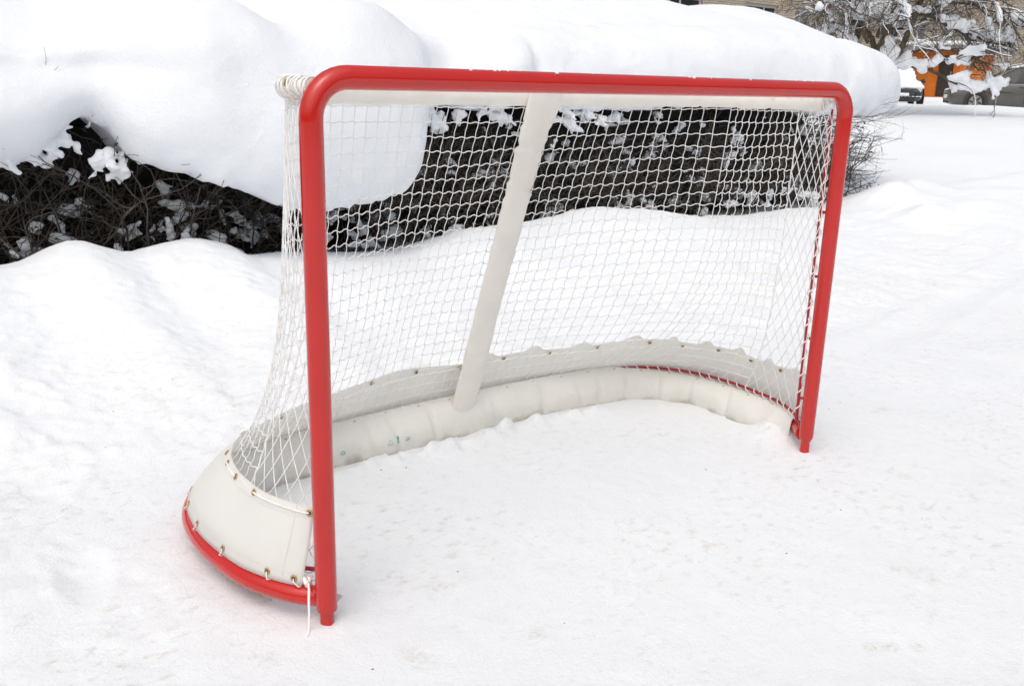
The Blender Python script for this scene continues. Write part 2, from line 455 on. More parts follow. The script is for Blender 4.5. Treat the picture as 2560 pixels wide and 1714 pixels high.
for sx_, sy_, sr_ in SPOTS:
    k_ = (np.abs(gx - sx_) < .3); j_ = (np.abs(gy - sy_) < .3)
    xx_, yy_ = X[np.ix_(k_, j_)], Y[np.ix_(k_, j_)]
    rr2 = ((xx_ - sx_) ** 2 + (yy_ - sy_) ** 2) / sr_ ** 2
    big_ = sr_ > .016
    val = np.exp(-rr2) * (np.clip(.1 + 1.7 * noise2(xx_ * 34 + yy_ * 18, yy_ * 60, 171), 0, 1) if big_ else 1.0)
    ST_[np.ix_(k_, j_)] = np.maximum(ST_[np.ix_(k_, j_)], val * (.55 if big_ else .85))
at = me.attributes.new('stain', 'FLOAT', 'POINT'); at.data.foreach_set('value', ST_.astype(np.float32).ravel())
at = me.attributes.new('tread', 'FLOAT', 'POINT'); at.data.foreach_set('value', rough_w(X, Y).astype(np.float32).ravel())
g = link('snow_ground', me, M_GROUND)
g['kind'] = 'structure'; g['label'] = 'trampled white snow underfoot rising to fresh banks'

# ------------------------------------------------------------------ the goal
goal = thing('hockey_goal', 'red framed ice hockey goal with white net standing on trampled snow', 'hockey goal')
W2, ZB, ZT, RP = .94, .04, 1.255, .0252
BEND = .085
def arc(cx, cz, r, a0, a1, n=10):
    return [(cx + r * math.cos(a), 0, cz + r * math.sin(a)) for a in np.linspace(a0, a1, n)]
SEAM = ZT - BEND - .004
# crossbar with both bends
pts = [(-W2, 0, SEAM)] + arc(-W2 + BEND, ZT - BEND, BEND, PI, PI / 2) + [(-.4, 0, ZT), (0, 0, ZT), (.4, 0, ZT)] + arc(W2 - BEND, ZT - BEND, BEND, PI / 2, 0) + [(W2, 0, SEAM)]
link('crossbar', MB().tube(pts, RP, 28, False).mesh('crossbar'), M_RED, goal)
for s in (-1, 1):
    if s < 0:
        prof = [(-.0, 0), (0, RP * .96), (.004, RP), (.03, RP)]
    else:
        prof = [(0, 0), (0, RP * .62), (.008, RP * .72), (.02, RP * .97), (.03, RP)]
    zs = [ZB + p[0] for p in prof[1:]] + [.35, .7, SEAM - .003, SEAM]
    rs = [p[1] for p in prof[1:]] + [RP, RP, RP, RP]
    p = [(s * W2, 0, z) for z in zs]
    post = link('goal_post', MB().tube(p, rs, 28, (True, False)).mesh('goal_post'), M_RED, goal)
    gz = float(ground(s * W2, 0.0))
    link('ground_pin', MB().tube([(s * W2, 0, gz - .03), (s * W2, 0, ZB + .01)], .0165, 20).mesh('ground_pin'), M_RED, post)
    # thin lacing rod welded behind the post, on small stubs
    mb = MB()
    rx, ry = s * (W2 - .012), .040
    mb.tube([(rx, ry, .115), (rx, ry, .6), (rx, ry, ZT - .06)], .0055, 10)
    for z in (.2, .42, .64, .86, 1.08):
        mb.tube([(rx, ry, z), (s * W2, .02, z)], .005, 8)
    link('lacing_rod', mb.mesh('lacing_rod'), M_RED_DK, post)
    # white cord spiralling round that rod
    t = np.linspace(0, 1, 420)
    zz = .13 + t * (ZT - .22)
    ph = t * 2 * PI * 17
    cp = np.stack([rx + .010 * np.cos(ph) * s, ry + .010 * np.sin(ph), zz], -1)
    link('lacing_cord', MB().tube(cp, .0022, 6).mesh('lacing_cord'), M_NET, post)

def grommet_mesh():
    R, r, N, M = .0064, .0024, 16, 6
    V = [((R + r * math.cos(b)) * math.cos(a), (R + r * math.cos(b)) * math.sin(a), .6 * r * math.sin(b)) for a in np.arange(N) * 2 * PI / N for b in np.arange(M) * 2 * PI / M]
    F = [(i * M + j, ((i + 1) % N) * M + j, ((i + 1) % N) * M + (j + 1) % M, i * M + (j + 1) % M) for i in range(N) for j in range(M)]
    n0 = len(V)
    V += [(.0046 * math.cos(a), .0046 * math.sin(a), .0005) for a in np.arange(N) * 2 * PI / N]
    F += [tuple(range(n0, n0 + N))]
    me = mesh_from('grommet', V, F)
    me.materials.append(M_BRASS); me.materials.append(M_DARKHOLE)
    me.polygons[len(F) - 1].material_index = 1
    return me
GROM = grommet_mesh()
def grommet(p, nrm, parent, name='grommet'):
    o = bpy.data.objects.new(name, GROM); COL.objects.link(o); o.parent = parent
    o.rotation_mode = 'QUATERNION'
    o.rotation_quaternion = Vector(nrm).to_track_quat('Z', 'Y')
    o.location = Vector(p) + Vector(nrm).normalized() * .0022
    return o
# plan curves of base and top frame (half, from right post to the centre), then mirrored
bh = [(.945, .02), (1.0, .085), (1.052, .2), (1.075, .34), (1.077, .47), (1.055, .6), (1.005, .705), (.92, .795), (.78, .86), (.55, .893), (.28, .908), (0, .912)]
th = [(.93, .008), (.938, .085), (.922, .15), (.885, .22), (.815, .31), (.73, .375), (.6, .415), (.4, .438), (.2, .447), (0, .45)]
def full(h): return np.array([(-a, b) for a, b in h] + [(a, b) for a, b in h[-2::-1]])
BASE = spline(full(bh), step=.012); TOP = spline(full(th), step=.012)
def with_z(c, z): return np.column_stack([c, np.full(len(c), z) if np.isscalar(z) else z])
def normals(c):
    T = np.gradient(c, axis=0); T /= np.linalg.norm(T, axis=1)[:, None]
    return np.column_stack([-T[:, 1], T[:, 0]])          # left of travel (left->right) = outward/back
NB, NT = normals(BASE), normals(TOP)
# base tube, flattened bottom on snow
link('base_frame', MB().tube(with_z(BASE, .066), .0245, 20).mesh('base_frame'), M_RED, goal)
# thin rod above it, on stubs
mb = MB(); rod = with_z(BASE - NB * .024, .122)
mb.tube(rod, .0055, 8)
for i in range(8, len(rod) - 8, 22):
    mb.tube([rod[i], (BASE[i][0], BASE[i][1], .08)], .005, 6)
base_rod = link('base_lacing_rod', mb.mesh('base_lacing_rod'), M_RED_DK, goal)
s_len = np.r_[0, np.cumsum(np.linalg.norm(np.diff(rod, axis=0), axis=1))]
u = np.linspace(.02, s_len[-1] - .02, 3600)
ctr = np.stack([np.interp(u, s_len, rod[:, k]) for k in range(3)], -1)
nn = np.stack([np.interp(u, s_len, NB[:, k]) for k in range(2)], -1)
ph = u * 2 * PI / .045
hel = ctr + np.column_stack([nn * (.0105 * np.cos(ph))[:, None], .0105 * np.sin(ph)])
link('base_lacing_cord', MB().tube(hel, .0021, 5).mesh('base_lacing_cord'), M_NET, goal)
# top frame tube
tf = link('top_frame', MB().tube(with_z(TOP, ZT - .02), .0165, 14).mesh('top_frame'), M_CANVAS, goal)

# -- net: loft between the top curve and the base rod ---------------------------------------------
def by_x(curve, x):           # point of a plan curve's back stretch at a given x
    m = len(curve) // 2
    lo = int(np.argmin(np.abs(curve[:, 0] + .80) + 10 * (np.arange(len(curve)) > m) + 10 * (curve[:, 1] < .3)))
    hi = len(curve) - 1 - lo
    seg = curve[lo:hi + 1]
    return np.column_stack([x, np.interp(x, seg[:, 0], seg[:, 1])])
def side_curve(curve, n=200):  # right side stretch from x=.80 round to the post
    m = len(curve) // 2
    k = m + int(np.argmin(np.abs(curve[m:, 0] - .80) + 10 * (curve[m:, 1] < .3)))
    return curve[k:]
def resamp(c, q):
    s = np.r_[0, np.cumsum(np.linalg.norm(np.diff(c, axis=0), axis=1))]; s /= s[-1]
    return np.column_stack([np.interp(q, s, c[:, 0]), np.interp(q, s, c[:, 1])])
Z_T, Z_B = ZT - .032, .126
KB = .76
def net_back(x, t):
    x = np.asarray(x, float); t = np.asarray(t, float)
    T = by_x(TOP, np.clip(x, -.8, .8).ravel()); B = by_x(BASE, np.clip(x, -.8, .8).ravel())
    T[:, 1] += .022; B[:, 1] -= .016
    k = KB * sstep((np.abs(x) - .15) / .65)
    gq = (t * (1 - k) + k * t ** 4.6).ravel()[:, None]
    P = T * (1 - gq) + B * gq
    z = (Z_T + (Z_B - Z_T) * t).ravel()
    return np.column_stack([P, z]).reshape(x.shape + (3,))
ST, SB = side_curve(TOP), side_curve(BASE)
SB0 = SB.copy(); SB = SB - normals(SB) * .016 * (1 - sstep((np.linspace(0, 1, len(SB)) - .8) / .2))[:, None]
def net_side(q, t, s):
    q = np.asarray(q, float); t = np.asarray(t, float)
    T = resamp(ST, q.ravel()); B = resamp(SB, q.ravel())
    off = (1 - q.ravel())
    T[:, 1] += .022 * off
    T[:, 1] += .02 * (1 - off); B[:, 1] += .02 * (1 - off)
    T[:, 0] -= .012 * (1 - off); B[:, 0] -= .012 * (1 - off)
    gq = (t * (1 - KB) + KB * t ** 4.6).ravel()[:, None]
    P = T * (1 - gq) + B * gq
    z = (Z_T + (Z_B - Z_T) * t).ravel()
    P[:, 0] *= s
    return np.column_stack([P, z]).reshape(q.shape + (3,))
CORD = .00155
def add_tubes(P, r=CORD, n=4):
    V, F = tubes_np(P, np.full(P.shape[:2], r), n)
    return V, F
def joined(parts):
    vs, fs, n = [], [], 0
    for V, F in parts:
        vs.append(V); fs.append(F + n); n += len(V)
    return np.concatenate(vs), np.concatenate(fs)
NX, NR, SUB = 41, 27, 5
def wob(x, t, seed): return .006 * noise2(x * 5, t * 6, seed), .006 * noise2(x * 5 + 30, t * 6, seed + 1)
xi = np.linspace(-.80, .80, NX)
tt = np.linspace(0, 1, (NR - 1) * SUB + 1)
XX, TT = np.meshgrid(xi, tt, indexing='ij')
dx, dt = wob(XX, TT, 61)
fade = sstep((.8 - np.abs(XX)) / .1) * np.sin(PI * TT) ** .5
V1 = net_back(XX + fade * (dx * 1.3 + .0022 * np.sin(2 * PI * TT * (NR - 1))), TT + 0 * dt)
tj = np.linspace(0, 1, NR)[1:-1]
xs_ = np.linspace(-.80, .80, (NX - 1) * SUB + 1)
TJ, XJ = np.meshgrid(tj, xs_, indexing='ij')
dx, dt = wob(XJ, TJ, 61)
per = (XJ + .8) / 1.6 * (NX - 1)
sway = .012 * np.sin(XJ * 3.1 + 1) * np.sin(PI * TJ)
V2 = net_back(XJ, np.clip(TJ + np.sin(PI * TJ) ** .5 * (dt * 1.2 + .0036 * np.sin(2 * PI * per)) + sway, 0, 1))
V, F = joined([add_tubes(V1), add_tubes(V2)])
link('back_net', mesh_from('back_net', V, F), M_NET, goal)
QS = .63                       # beyond this share of the side stretch the square mesh is pulled into diamonds
NCS = 10
for s in (-1, 1):
    parts = []
    fine = np.linspace(0, 1, (NR - 1) * SUB + 1)
    qi = np.linspace(0, QS, NCS + 1)[1:]
    QQ, TT2 = np.meshgrid(qi, fine, indexing='ij')
    jit = .02 * noise2(QQ * 8, TT2 * 7, 71 + s) * np.sin(PI * TT2) + .006 * np.sin(2 * PI * TT2 * (NR - 1))
    parts.append(add_tubes(net_side(np.clip(QQ + jit, 0, 1), TT2, s)))
    qf = np.linspace(0, QS, NCS * SUB + 1)
    TJ2, QJ = np.meshgrid(tj, qf, indexing='ij')
    sway2 = .012 * np.sin(s * .8 * 3.1 + 1) * np.sin(PI * TJ2)
    wv = np.sin(PI * TJ2) ** .5 * (.007 * noise2(QJ * 6, TJ2 * 6, 75 + s) * sstep(QJ / .1) + .0036 * np.sin(2 * PI * QJ / QS * NCS))
    lift = -.018 * sstep(QJ / QS) * np.sin(PI * TJ2)
    parts.append(add_tubes(net_side(QJ, np.clip(TJ2 + sway2 + wv + lift, 0, 1), s)))
    NC, NRW = 5, (NR - 1)
    rows = np.arange(NRW + 1)
    Ps = []
    fn = np.linspace(0, NRW, NRW * 4 + 1)
    for i in range(NC + 1):
        for sg in (.5, -.5):
            q = QS + (1 - QS) * np.clip((i + sg * (rows % 2)) / NC, 0, 1)
            qq = np.interp(fn, rows, q)
            t = fn / NRW
            jit = .012 * noise2(qq * 9, t * 9, 71 + s) * np.sin(PI * t) * np.clip(8 * (1 - qq), 0, 1)
            Ps.append(net_side(np.clip(qq + jit, 0, 1), np.clip(t - .018 * np.sin(PI * t), 0, 1), s))
    parts.append(add_tubes(np.array(Ps)))
    V, F = joined(parts)
    link('side_net', mesh_from('side_net', V, F), M_NET, goal)
# top net over the shelf, and the lacing round the top frame
Ps = []
for x in np.linspace(-.88, .88, 45):
    m = len(TOP) // 2
    half = TOP[:m + 1] if x < 0 else TOP[m:][::-1]
    i = int(np.argmin(np.abs(half[:, 0] - x)))
    yb = half[i, 1]
    tq = np.linspace(0, 1, 9)
    Ps.append(np.column_stack([np.full(9, x), .02 + (yb - .02) * tq, ZT + .004 - .018 * np.sin(PI * tq) - .006 * tq]))
V1 = add_tubes(np.array(Ps))
Ps = []
for y in np.arange(.06, .44, .042):
    xa = np.interp(y, [0, .17, .25, .335, .39, .43, .45], [.94, .935, .9, .835, .74, .55, .05])
    tq = np.linspace(-1, 1, 41)
    Ps.append(np.column_stack([xa * tq, np.full(41, y), ZT - .002 - .017 * np.cos(tq * PI / 2) + .003 * np.sin(tq * 60)]))
V2 = add_tubes(np.array(Ps))
V, F = joined([V1, V2])
link('top_net', mesh_from('top_net', V, F), M_NET, goal)
s_len = np.r_[0, np.cumsum(np.linalg.norm(np.diff(TOP, axis=0), axis=1))]
for lo, hi in ((.0, .36), (s_len[-1] - .30, s_len[-1])):
    u = np.linspace(lo, hi, 1500)
    ctr = np.column_stack([np.interp(u, s_len, TOP[:, 0]), np.interp(u, s_len, TOP[:, 1])])
    nn = np.column_stack([np.interp(u, s_len, NT[:, 0]), np.interp(u, s_len, NT[:, 1])])
    ph = u * 2 * PI / .021 + 2.6 * np.sin(u * 50)
    rr = .0195 + .002 * noise2(u * 70, u * 0, 81)
    P = np.column_stack([ctr + nn * (rr * np.cos(ph))[:, None], ZT - .02 + rr * np.sin(ph)])
    ph2 = -u * 2 * PI / .05
    P2 = np.column_stack([ctr + nn * (.0235 * np.cos(ph2))[:, None], ZT - .022 + .0245 * np.sin(ph2)])
    link('corner_lacing', MB().tube(P, .0023, 5).tube(P2, .0022, 5).mesh('corner_lacing'), M_NET, goal)

# -- canvas sleeve round the top frame -------------------------------------------------------------
k0 = int(np.argmin(np.abs(TOP[:, 0] + .865) + 10 * (np.arange(len(TOP)) > len(TOP) // 2)))
seg = TOP[k0:len(TOP) - 6]; sn = NT[k0:len(TOP) - 6]; L = len(seg)
ang = np.linspace(0, 2 * PI, 21)[:-1]
al = np.arange(L) * .012
A, S_ = np.meshgrid(ang, al)
wr = .0022 * noise2(S_ * 9, np.cos(A) * 1.3, 91) + .0016 * noise2(S_ * 30 + A * 3, A, 92)
for cpos in (.07, .20, .75, 1.62, 1.75, 1.86, 1.98):
    wr += -.0045 * np.exp(-((S_ - cpos - .012 * np.sin(A)) / .006) ** 2) + .003 * np.exp(-((S_ - cpos - .014 - .012 * np.sin(A)) / .008) ** 2)
ra, rb = .021 + wr, .031 + wr
P = np.stack([seg[:, None, 0] + sn[:, None, 0] * ra * np.cos(A), seg[:, None, 1] + sn[:, None, 1] * ra * np.cos(A), ZT - .037 + rb * np.sin(A)], -1)
F = [(i * 20 + j, i * 20 + (j + 1) % 20, (i + 1) * 20 + (j + 1) % 20, (i + 1) * 20 + j) for i in range(L - 1) for j in range(20)]
F += [tuple(range(19, -1, -1)), tuple((L - 1) * 20 + j for j in range(20))]
sleeve = link('top_sleeve', mesh_from('top_sleeve', P.reshape(-1, 3), F), M_CANVAS, goal)

# -- middle support in its own canvas sleeve ------------------------------------------------------
n = 90
t = np.linspace(0, 1, n)
p0, p1 = np.array([.012, .405, ZT - .012]), np.array([.04, .868, .055])
ctr = p0 + (p1 - p0) * t[:, None]
hw = np.interp(t, [0, .05, .09, .13, .17, .3, .6, 1], [.064, .064, .059, .053, .050, .050, .050, .052])
A, T_ = np.meshgrid(ang, t)
wr = .0016 * noise2(T_ * 12, np.cos(A) * 1.2, 101) + .0012 * noise2(T_ * 40 + 2 * A, A, 103)
for c_, sk in ((.10, .012), (.135, -.015), (.155, .01), (.255, .02), (.275, -.01), (.43, .012)):
    wr += -.005 * np.exp(-((T_ - c_ - sk * np.cos(A)) / .005) ** 2) + .0035 * np.exp(-((T_ - c_ - .012 - sk * np.cos(A)) / .007) ** 2)
off = -.010 * np.exp(-((t - .03) / .08) ** 2)
P = np.stack([ctr[:, None, 0] + (hw[:, None] + wr) * np.cos(A) - off[:, None] * 1.2, ctr[:, None, 1] + (.021 + wr) * np.sin(A), np.repeat(ctr[:, 2:3], 20, 1)], -1)
F = [(i * 20 + j, i * 20 + (j + 1) % 20, (i + 1) * 20 + (j + 1) % 20, (i + 1) * 20 + j) for i in range(n - 1) for j in range(20)]
F += [tuple(range(19, -1, -1)), tuple((n - 1) * 20 + j for j in range(20))]
support = link('middle_support', mesh_from('middle_support', P.reshape(-1, 3), F), M_CANVAS, goal)

for q_ in (6, 13, 19):
    nr = np.array([NT[q_][0], NT[q_][1], .35 - .5 * (q_ % 2)])
    p_ = np.array([TOP[q_][0], TOP[q_][1], ZT - .02]) + nr / np.linalg.norm(nr) * .0165
    grommet(p_, nr, tf)
# -- inner pad: canvas hung from the base rod down onto the snow ----------------------------------
sel = slice(14, len(BASE) - 6)
c_ = BASE[sel]; nb = NB[sel]; L = len(c_)
al = np.arange(L) * .012
ptop = np.interp(c_[:, 0] + 0 * al, [-1.1, .75, 1.0, 1.1], [.131, .131, .110, .104])
late = (al > al[-1] * .5)
prof = [(.017, 1.0), (.024, .99), (.042, .93), (.060, .78), (.072, .58), (.080, .36), (.086, .16), (.090, -.05), (.088, -.25)]
po = np.array([p[0] for p in prof]); pz = np.array([p[1] for p in prof])
S_, J_ = np.meshgrid(al, np.arange(len(prof)), indexing='ij')
bul = .012 * noise2(S_ * 6, J_ * .35, 111) + .006 * noise2(S_ * 17, J_ * .6, 112)
for cpos in np.r_[np.arange(.9, 3.0, .16) + rng.uniform(-.05, .05, len(np.arange(.9, 3.0, .16)))]:
    bul += -.010 * np.exp(-((S_ - cpos - .01 * J_ * rng.uniform(-.5, .5)) / .007) ** 2) * sstep((J_ - .5) / 2)
edge = sstep(np.minimum(S_ - .03, S_.max() - S_) / .1)
O = (po[None, :] + bul * sstep(J_ / 2.5)) * (.35 + .65 * edge)
P = np.stack([c_[:, None, 0] - nb[:, None, 0] * O, c_[:, None, 1] - nb[:, None, 1] * O, ptop[:, None] * pz[None, :]], -1)
mesh_pad = mesh_from('inner_pad', P.reshape(-1, 3), grid_faces(L, len(prof)))
M_PAD, ntp, bp_ = mat('soiled_canvas')
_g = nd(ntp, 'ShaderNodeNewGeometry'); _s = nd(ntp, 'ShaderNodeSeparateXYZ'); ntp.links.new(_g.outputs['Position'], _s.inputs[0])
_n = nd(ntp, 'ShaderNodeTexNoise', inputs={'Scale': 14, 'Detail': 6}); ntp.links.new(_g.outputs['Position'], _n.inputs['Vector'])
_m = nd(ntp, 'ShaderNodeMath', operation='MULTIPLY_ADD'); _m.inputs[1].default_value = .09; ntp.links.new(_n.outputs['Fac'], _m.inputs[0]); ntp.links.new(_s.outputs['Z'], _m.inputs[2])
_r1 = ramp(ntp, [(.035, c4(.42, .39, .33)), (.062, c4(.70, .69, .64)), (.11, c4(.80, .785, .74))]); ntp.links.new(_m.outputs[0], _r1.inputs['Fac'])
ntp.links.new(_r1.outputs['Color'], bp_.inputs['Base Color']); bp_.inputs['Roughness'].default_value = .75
_b = nd(ntp, 'ShaderNodeBump', inputs={'Strength': 1, 'Distance': .0012}); _n2 = nd(ntp, 'ShaderNodeTexNoise', inputs={'Scale': 60, 'Detail': 4})
ntp.links.new(_g.outputs['Position'], _n2.inputs['Vector']); ntp.links.new(_n2.outputs['Fac'], _b.inputs['Height']); ntp.links.new(_b.outputs['Normal'], bp_.inputs['Normal'])
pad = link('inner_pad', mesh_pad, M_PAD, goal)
mo = pad.modifiers.new('thick', 'SOLIDIFY'); mo.thickness = .003

# grommets just under the pad's upper edge
for i in range(14, L - 6, 11):
    p = P[i, 2] * .7 + P[i, 1] * .3; nr = np.array([-nb[i, 0], -nb[i, 1], .75])
    q = grommet(p, nr, pad); q.scale = (.62, .62, .62)

# green printed marks on the pad: an outlined triangle, a round emblem and a small curl, plus one partly hidden by the post
def pad_point(x, jf):
    i = int(np.argmin(np.abs(c_[:, 0] - x) + 10 * (c_[:, 1] < .6)))
    j = int(jf); f = jf - j
    p = P[i, j] * (1 - f) + P[i, j + 1] * f
    tx = P[i + 2, j] - P[i - 2, j]; tx /= np.linalg.norm(tx)
    tz = P[i, j] - P[i, j + 1]; tz /= np.linalg.norm(tz)
    n_ = np.cross(tx, tz)
    if n_[1] > 0: n_ = -n_
    return p + n_ * .005, tx, tz
def mark(name, x, jf, polys):
    p, tx, tz = pad_point(x, jf)
    mb = MB()
    for pl, r in polys:
        mb.tube([p + tx * a + tz * b for a, b in pl], r, 5)
    return mb.obj(name, M_GREEN, pad)
tri = [(-.011, -.008), (.011, -.008), (0, .011), (-.011, -.008)]
mark('printed_triangle', -.296, 5.2, [(tri, .0006)])
circ = [(.009 * math.cos(a), .0115 * math.sin(a)) for a in np.linspace(0, 2 * PI, 17)]
swirl = [(.006 * math.cos(a), .007 * math.sin(a) * .9) for a in np.linspace(.5, 5.2, 10)]
mark('printed_emblem', -.256, 5.2, [(circ, .0011), (swirl, .0024), ([(-.005, .001), (.005, .003)], .002)])
mark('printed_curl', -.222, 5.3, [([(-.009, 0), (-.002, -.004), (.007, -.001), (.009, .004)], .0014), ([(-.004, .006), (.003, .006)], .001)])
mark('printed_curl', -.475, 5.3, [([(-.009, .001), (0, -.004), (.008, .0), (.009, .006)], .0013), ([(-.006, .007), (.004, .007)], .001)])

# -- outer skirt: canvas laced to the base tube, leaning in against the net -------------------------
c2 = BASE[2:len(BASE) - 2]; n2 = NB[2:len(BASE) - 2]; L2 = len(c2)
al2 = np.arange(L2) * .012; tot = al2[-1]
def net_at(i, z):
    """plan point of the net at height z above base-curve sample i"""
    x, y = c2[i]
    t = (Z_T - z) / (Z_T - Z_B)
    if abs(x) <= .8 and y > .5:
        return net_back(np.array([x]), np.array([t]))[0][:2]
    s = 1 if x > 0 else -1
    q = float(np.argmin(np.linalg.norm(SB0 - np.array([abs(x), y]), axis=1))) / (len(SB) - 1)
    return net_side(np.array([q]), np.array([t]), s)[0][:2]
NV = 14
V = np.zeros((L2, NV, 3))
top_h = np.zeros(L2)
for i in range(L2):
    a = al2[i]
    fr = a / tot
    h = .275 + .012 * math.sin(a * 5.1 + 1) + .006 * math.sin(a * 13)
    if fr > .53:                       # the far half sags in scallops between its grommets
        h += .022 * max(0, math.sin((a - .53 * tot) * 2 * PI / .19)) ** 2 * (1 if fr < .93 else .4)
    if fr < .30: h = .290 - .008 * fr / .3
    top_h[i] = h
    for j in range(NV):
        v = j / (NV - 1)
        z = .093 + (h - .093) * v
        e_ = min(i, L2 - 1 - i)
        sh = (1 - v) * 1.6 * max(0, 1 - e_ / 14) * (1 if i < L2 / 2 else -1)
        fi = i + sh; i0_ = int(math.floor(fi)); i0_ = min(max(i0_, 0), L2 - 2); ff = fi - i0_
        base_p = (c2[i0_] + n2[i0_] * .007) * (1 - ff) + (c2[i0_ + 1] + n2[i0_ + 1] * .007) * ff
        tp = np.array(net_at(i, max(z, Z_B + .002))) + n2[i] * .013
        w_ = v ** 1.2
        tp = np.array(net_at(i, h)) + n2[i] * .014
        p = base_p * (1 - w_) + tp * w_
        bl = .010 * math.sin(PI * v) * (1 if fr > .3 else .1) + (.006 if fr > .3 else .003) * float(noise2(a * 5, v * 2, 121)) * v
        p = p + n2[i] * bl
        V[i, j] = (p[0], p[1], z)
sk = link('skirt', mesh_from('skirt', V.reshape(-1, 3), grid_faces(L2, NV)), M_SKIRT, goal)
mo = sk.modifiers.new('thick', 'SOLIDIFY'); mo.thickness = .0022
def sk_pt(i, v):
    j = min(NV - 2, int(v * (NV - 1))); f = v * (NV - 1) - j
    return V[i, j] * (1 - f) + V[i, j + 1] * f
def sk_n(i, v):
    j = min(NV - 2, int(v * (NV - 1)))
    i2 = min(L2 - 1, i + 1); i1 = max(0, i - 1)
    n_ = np.cross(V[i2, j] - V[i1, j], V[i, j + 1] - V[i, j]); n_ /= np.linalg.norm(n_)
    if np.dot(n_[:2], n2[i]) < 0: n_ = -n_
    return n_
bot = [2, 9, 24, 38, 49, 57, 68, 80] + list(range(94, L2 - 4, 15))
for i in bot:
    p = sk_pt(i, .09); nr = sk_n(i, .09)
    grommet(p + nr * .002, nr, sk)
    q = np.array([c2[i][0] + n2[i][0] * .012, c2[i][1] + n2[i][1] * .012, .088])
    lc = MB().tube([p + nr * .006, p + nr * .007 + np.array([0, 0, -.008]), q + np.array([0, 0, .006]) + nr * .004, q - nr * .012], .0018, 6); lc.obj('lace', M_NET, sk)
tops = [1, 22, 35, 46, 54] + list(range(70, L2 - 4, 16))
for i in tops:
    p = sk_pt(i, .93); nr = sk_n(i, .93)
    grommet(p + nr * .002, nr, sk)
    grommet(p - nr * .0045, -nr, sk)
for i, k in ((1, 22), (35, 46)):
    MB().tube([sk_pt(m, .93) + sk_n(m, .93) * .006 for m in range(i, k + 1)], .0022, 6).obj('lace', M_NET, sk)

hem = MB()
for v in (.86, .15): hem.tube([sk_pt(i, v) + sk_n(i, v) * .0022 for i in range(1, L2 - 1, 2)], .0012, 4)
for i_ in (5, L2 - 6): hem.tube([sk_pt(i_, v) + sk_n(i_, v) * .0022 for v in np.linspace(0, 1, 14)], .0012, 4)
ho = hem.obj('hem', M_SKIRT, sk)
cr = []
for _ in range(30):
    cr.append((rng.uniform(-.8, .86), rng.normal(0, .008), ZT + RP - .002))
V_, F_ = blobs(np.array(cr), rng.uniform(.0018, .006, len(cr)), flat=.7, sub=ICO1)
co_ = link('frost', mesh_from('frost', V_, F_), M_CLUMP, goal); co_['kind'] = 'stuff'
# -- loose ends at the foot of the near post --------------------------------------------------------
mb = MB()
kp = np.array([-.965, .045, .105])
for _ in range(5):
    pp = kp + rng.normal(0, .009, (7, 3)); mb.tube(spline(pp, n=22), .0032, 6)
gz = float(ground(-.985, -.05))
mb.tube(spline([kp, (-.978, .012, .10), (-.986, -.002, .075), (-.988, -.006, .045), (-.994, -.012, gz + .006), (-1.004, -.026, gz + .003)], n=30), .0029, 6)
link('loose_cord', mb.mesh('loose_cord'), M_NET, goal)
mb = MB(); mb.add([(-.918, .012, .028), (-.888, .02, .048), (-.918, .03, .066), (-.918, .014, .026), (-.888, .022, .046), (-.918, .032, .064)],
                  [(0, 1, 2), (5, 4, 3), (0, 3, 4, 1), (1, 4, 5, 2), (2, 5, 3, 0)])
mb.obj('foot_plate', simple('grey_plastic', (.45, .44, .42), rough=.5), goal, smooth=False)

# ------------------------------------------------------------------ the hedge under its snow
hedge = thing('hedge', 'long bare twiggy hedge buried under a thick rounded cap of snow', 'hedge', (2.5, 4.4, 0))
HO = np.array(hedge.location)
LX = [-5, -1.6, -1.05, -.92, -.8, -.7, -.6, -.5, -.42, -.36, -.2, 0, .2, .4, .58, .75, 1.0, 1.15, 1.28, 1.36, 1.42, 1.5, 1.62, 2.0, 2.4, 3, 3.4, 4, 5, 6, 7, 7.8, 8.3, 8.8]
LZ = [.9, .88, .86, .78, .78, .92, 1.02, 1.0, .93, .80, .74, .70, .62, .53, .50, .50, .535, .57, .65, .76, .90, 1.05, 1.10, 1.04, 1.08, 1.06, 1.05, 1.10, 1.12, 1.03, 1.0, 1.04, 1.12, 1.22]
FX = [-5, -1.5, -.9, -.5, -.38, -.25, 0, .4, .8, 1.1, 1.3, 1.42, 1.5, 1.7, 2.1, 2.5, 3.2, 4.5, 6.0, 6.75, 7.35, 7.85, 8.25, 8.5]
FY = [3.3, 3.3, 3.32, 3.38, 3.28, 3.12, 3.02, 2.96, 2.98, 3.02, 3.10, 3.22, 3.36, 3.42, 3.36, 3.42, 3.40, 3.36, 3.38, 3.46, 3.62, 3.85, 4.15, 4.55]
cxs = np.r_[np.arange(-4.5, 8.2, .03), np.arange(8.2, 8.5201, .012)]
sm = lambda a, k: np.convolve(np.pad(a, k, mode='edge'), np.hanning(2 * k + 3)[1:-1] / np.hanning(2 * k + 3)[1:-1].sum(), mode='valid')
zl = sm(np.interp(cxs, LX, LZ), 2); yf = sm(np.interp(cxs, FX, FY), 3)
endk = np.clip(1 - (np.clip(cxs - 5.5, 0, None) / 3.02) ** 3.2, 0, 1) ** .5
yb = 6.4 - (6.4 - 4.8) * (1 - endk)
zs = np.interp(cxs, [-5, -1.5, -.6, 0, .6, 1.2, 1.6, 2.2, 3, 5, 6, 8.8], [1.5, 1.5, 1.46, 1.64, 1.72, 1.72, 1.60, 1.64, 1.70, 1.78, 1.78, 1.78]) - .17 * np.exp(-((cxs - .55) / .24) ** 2)
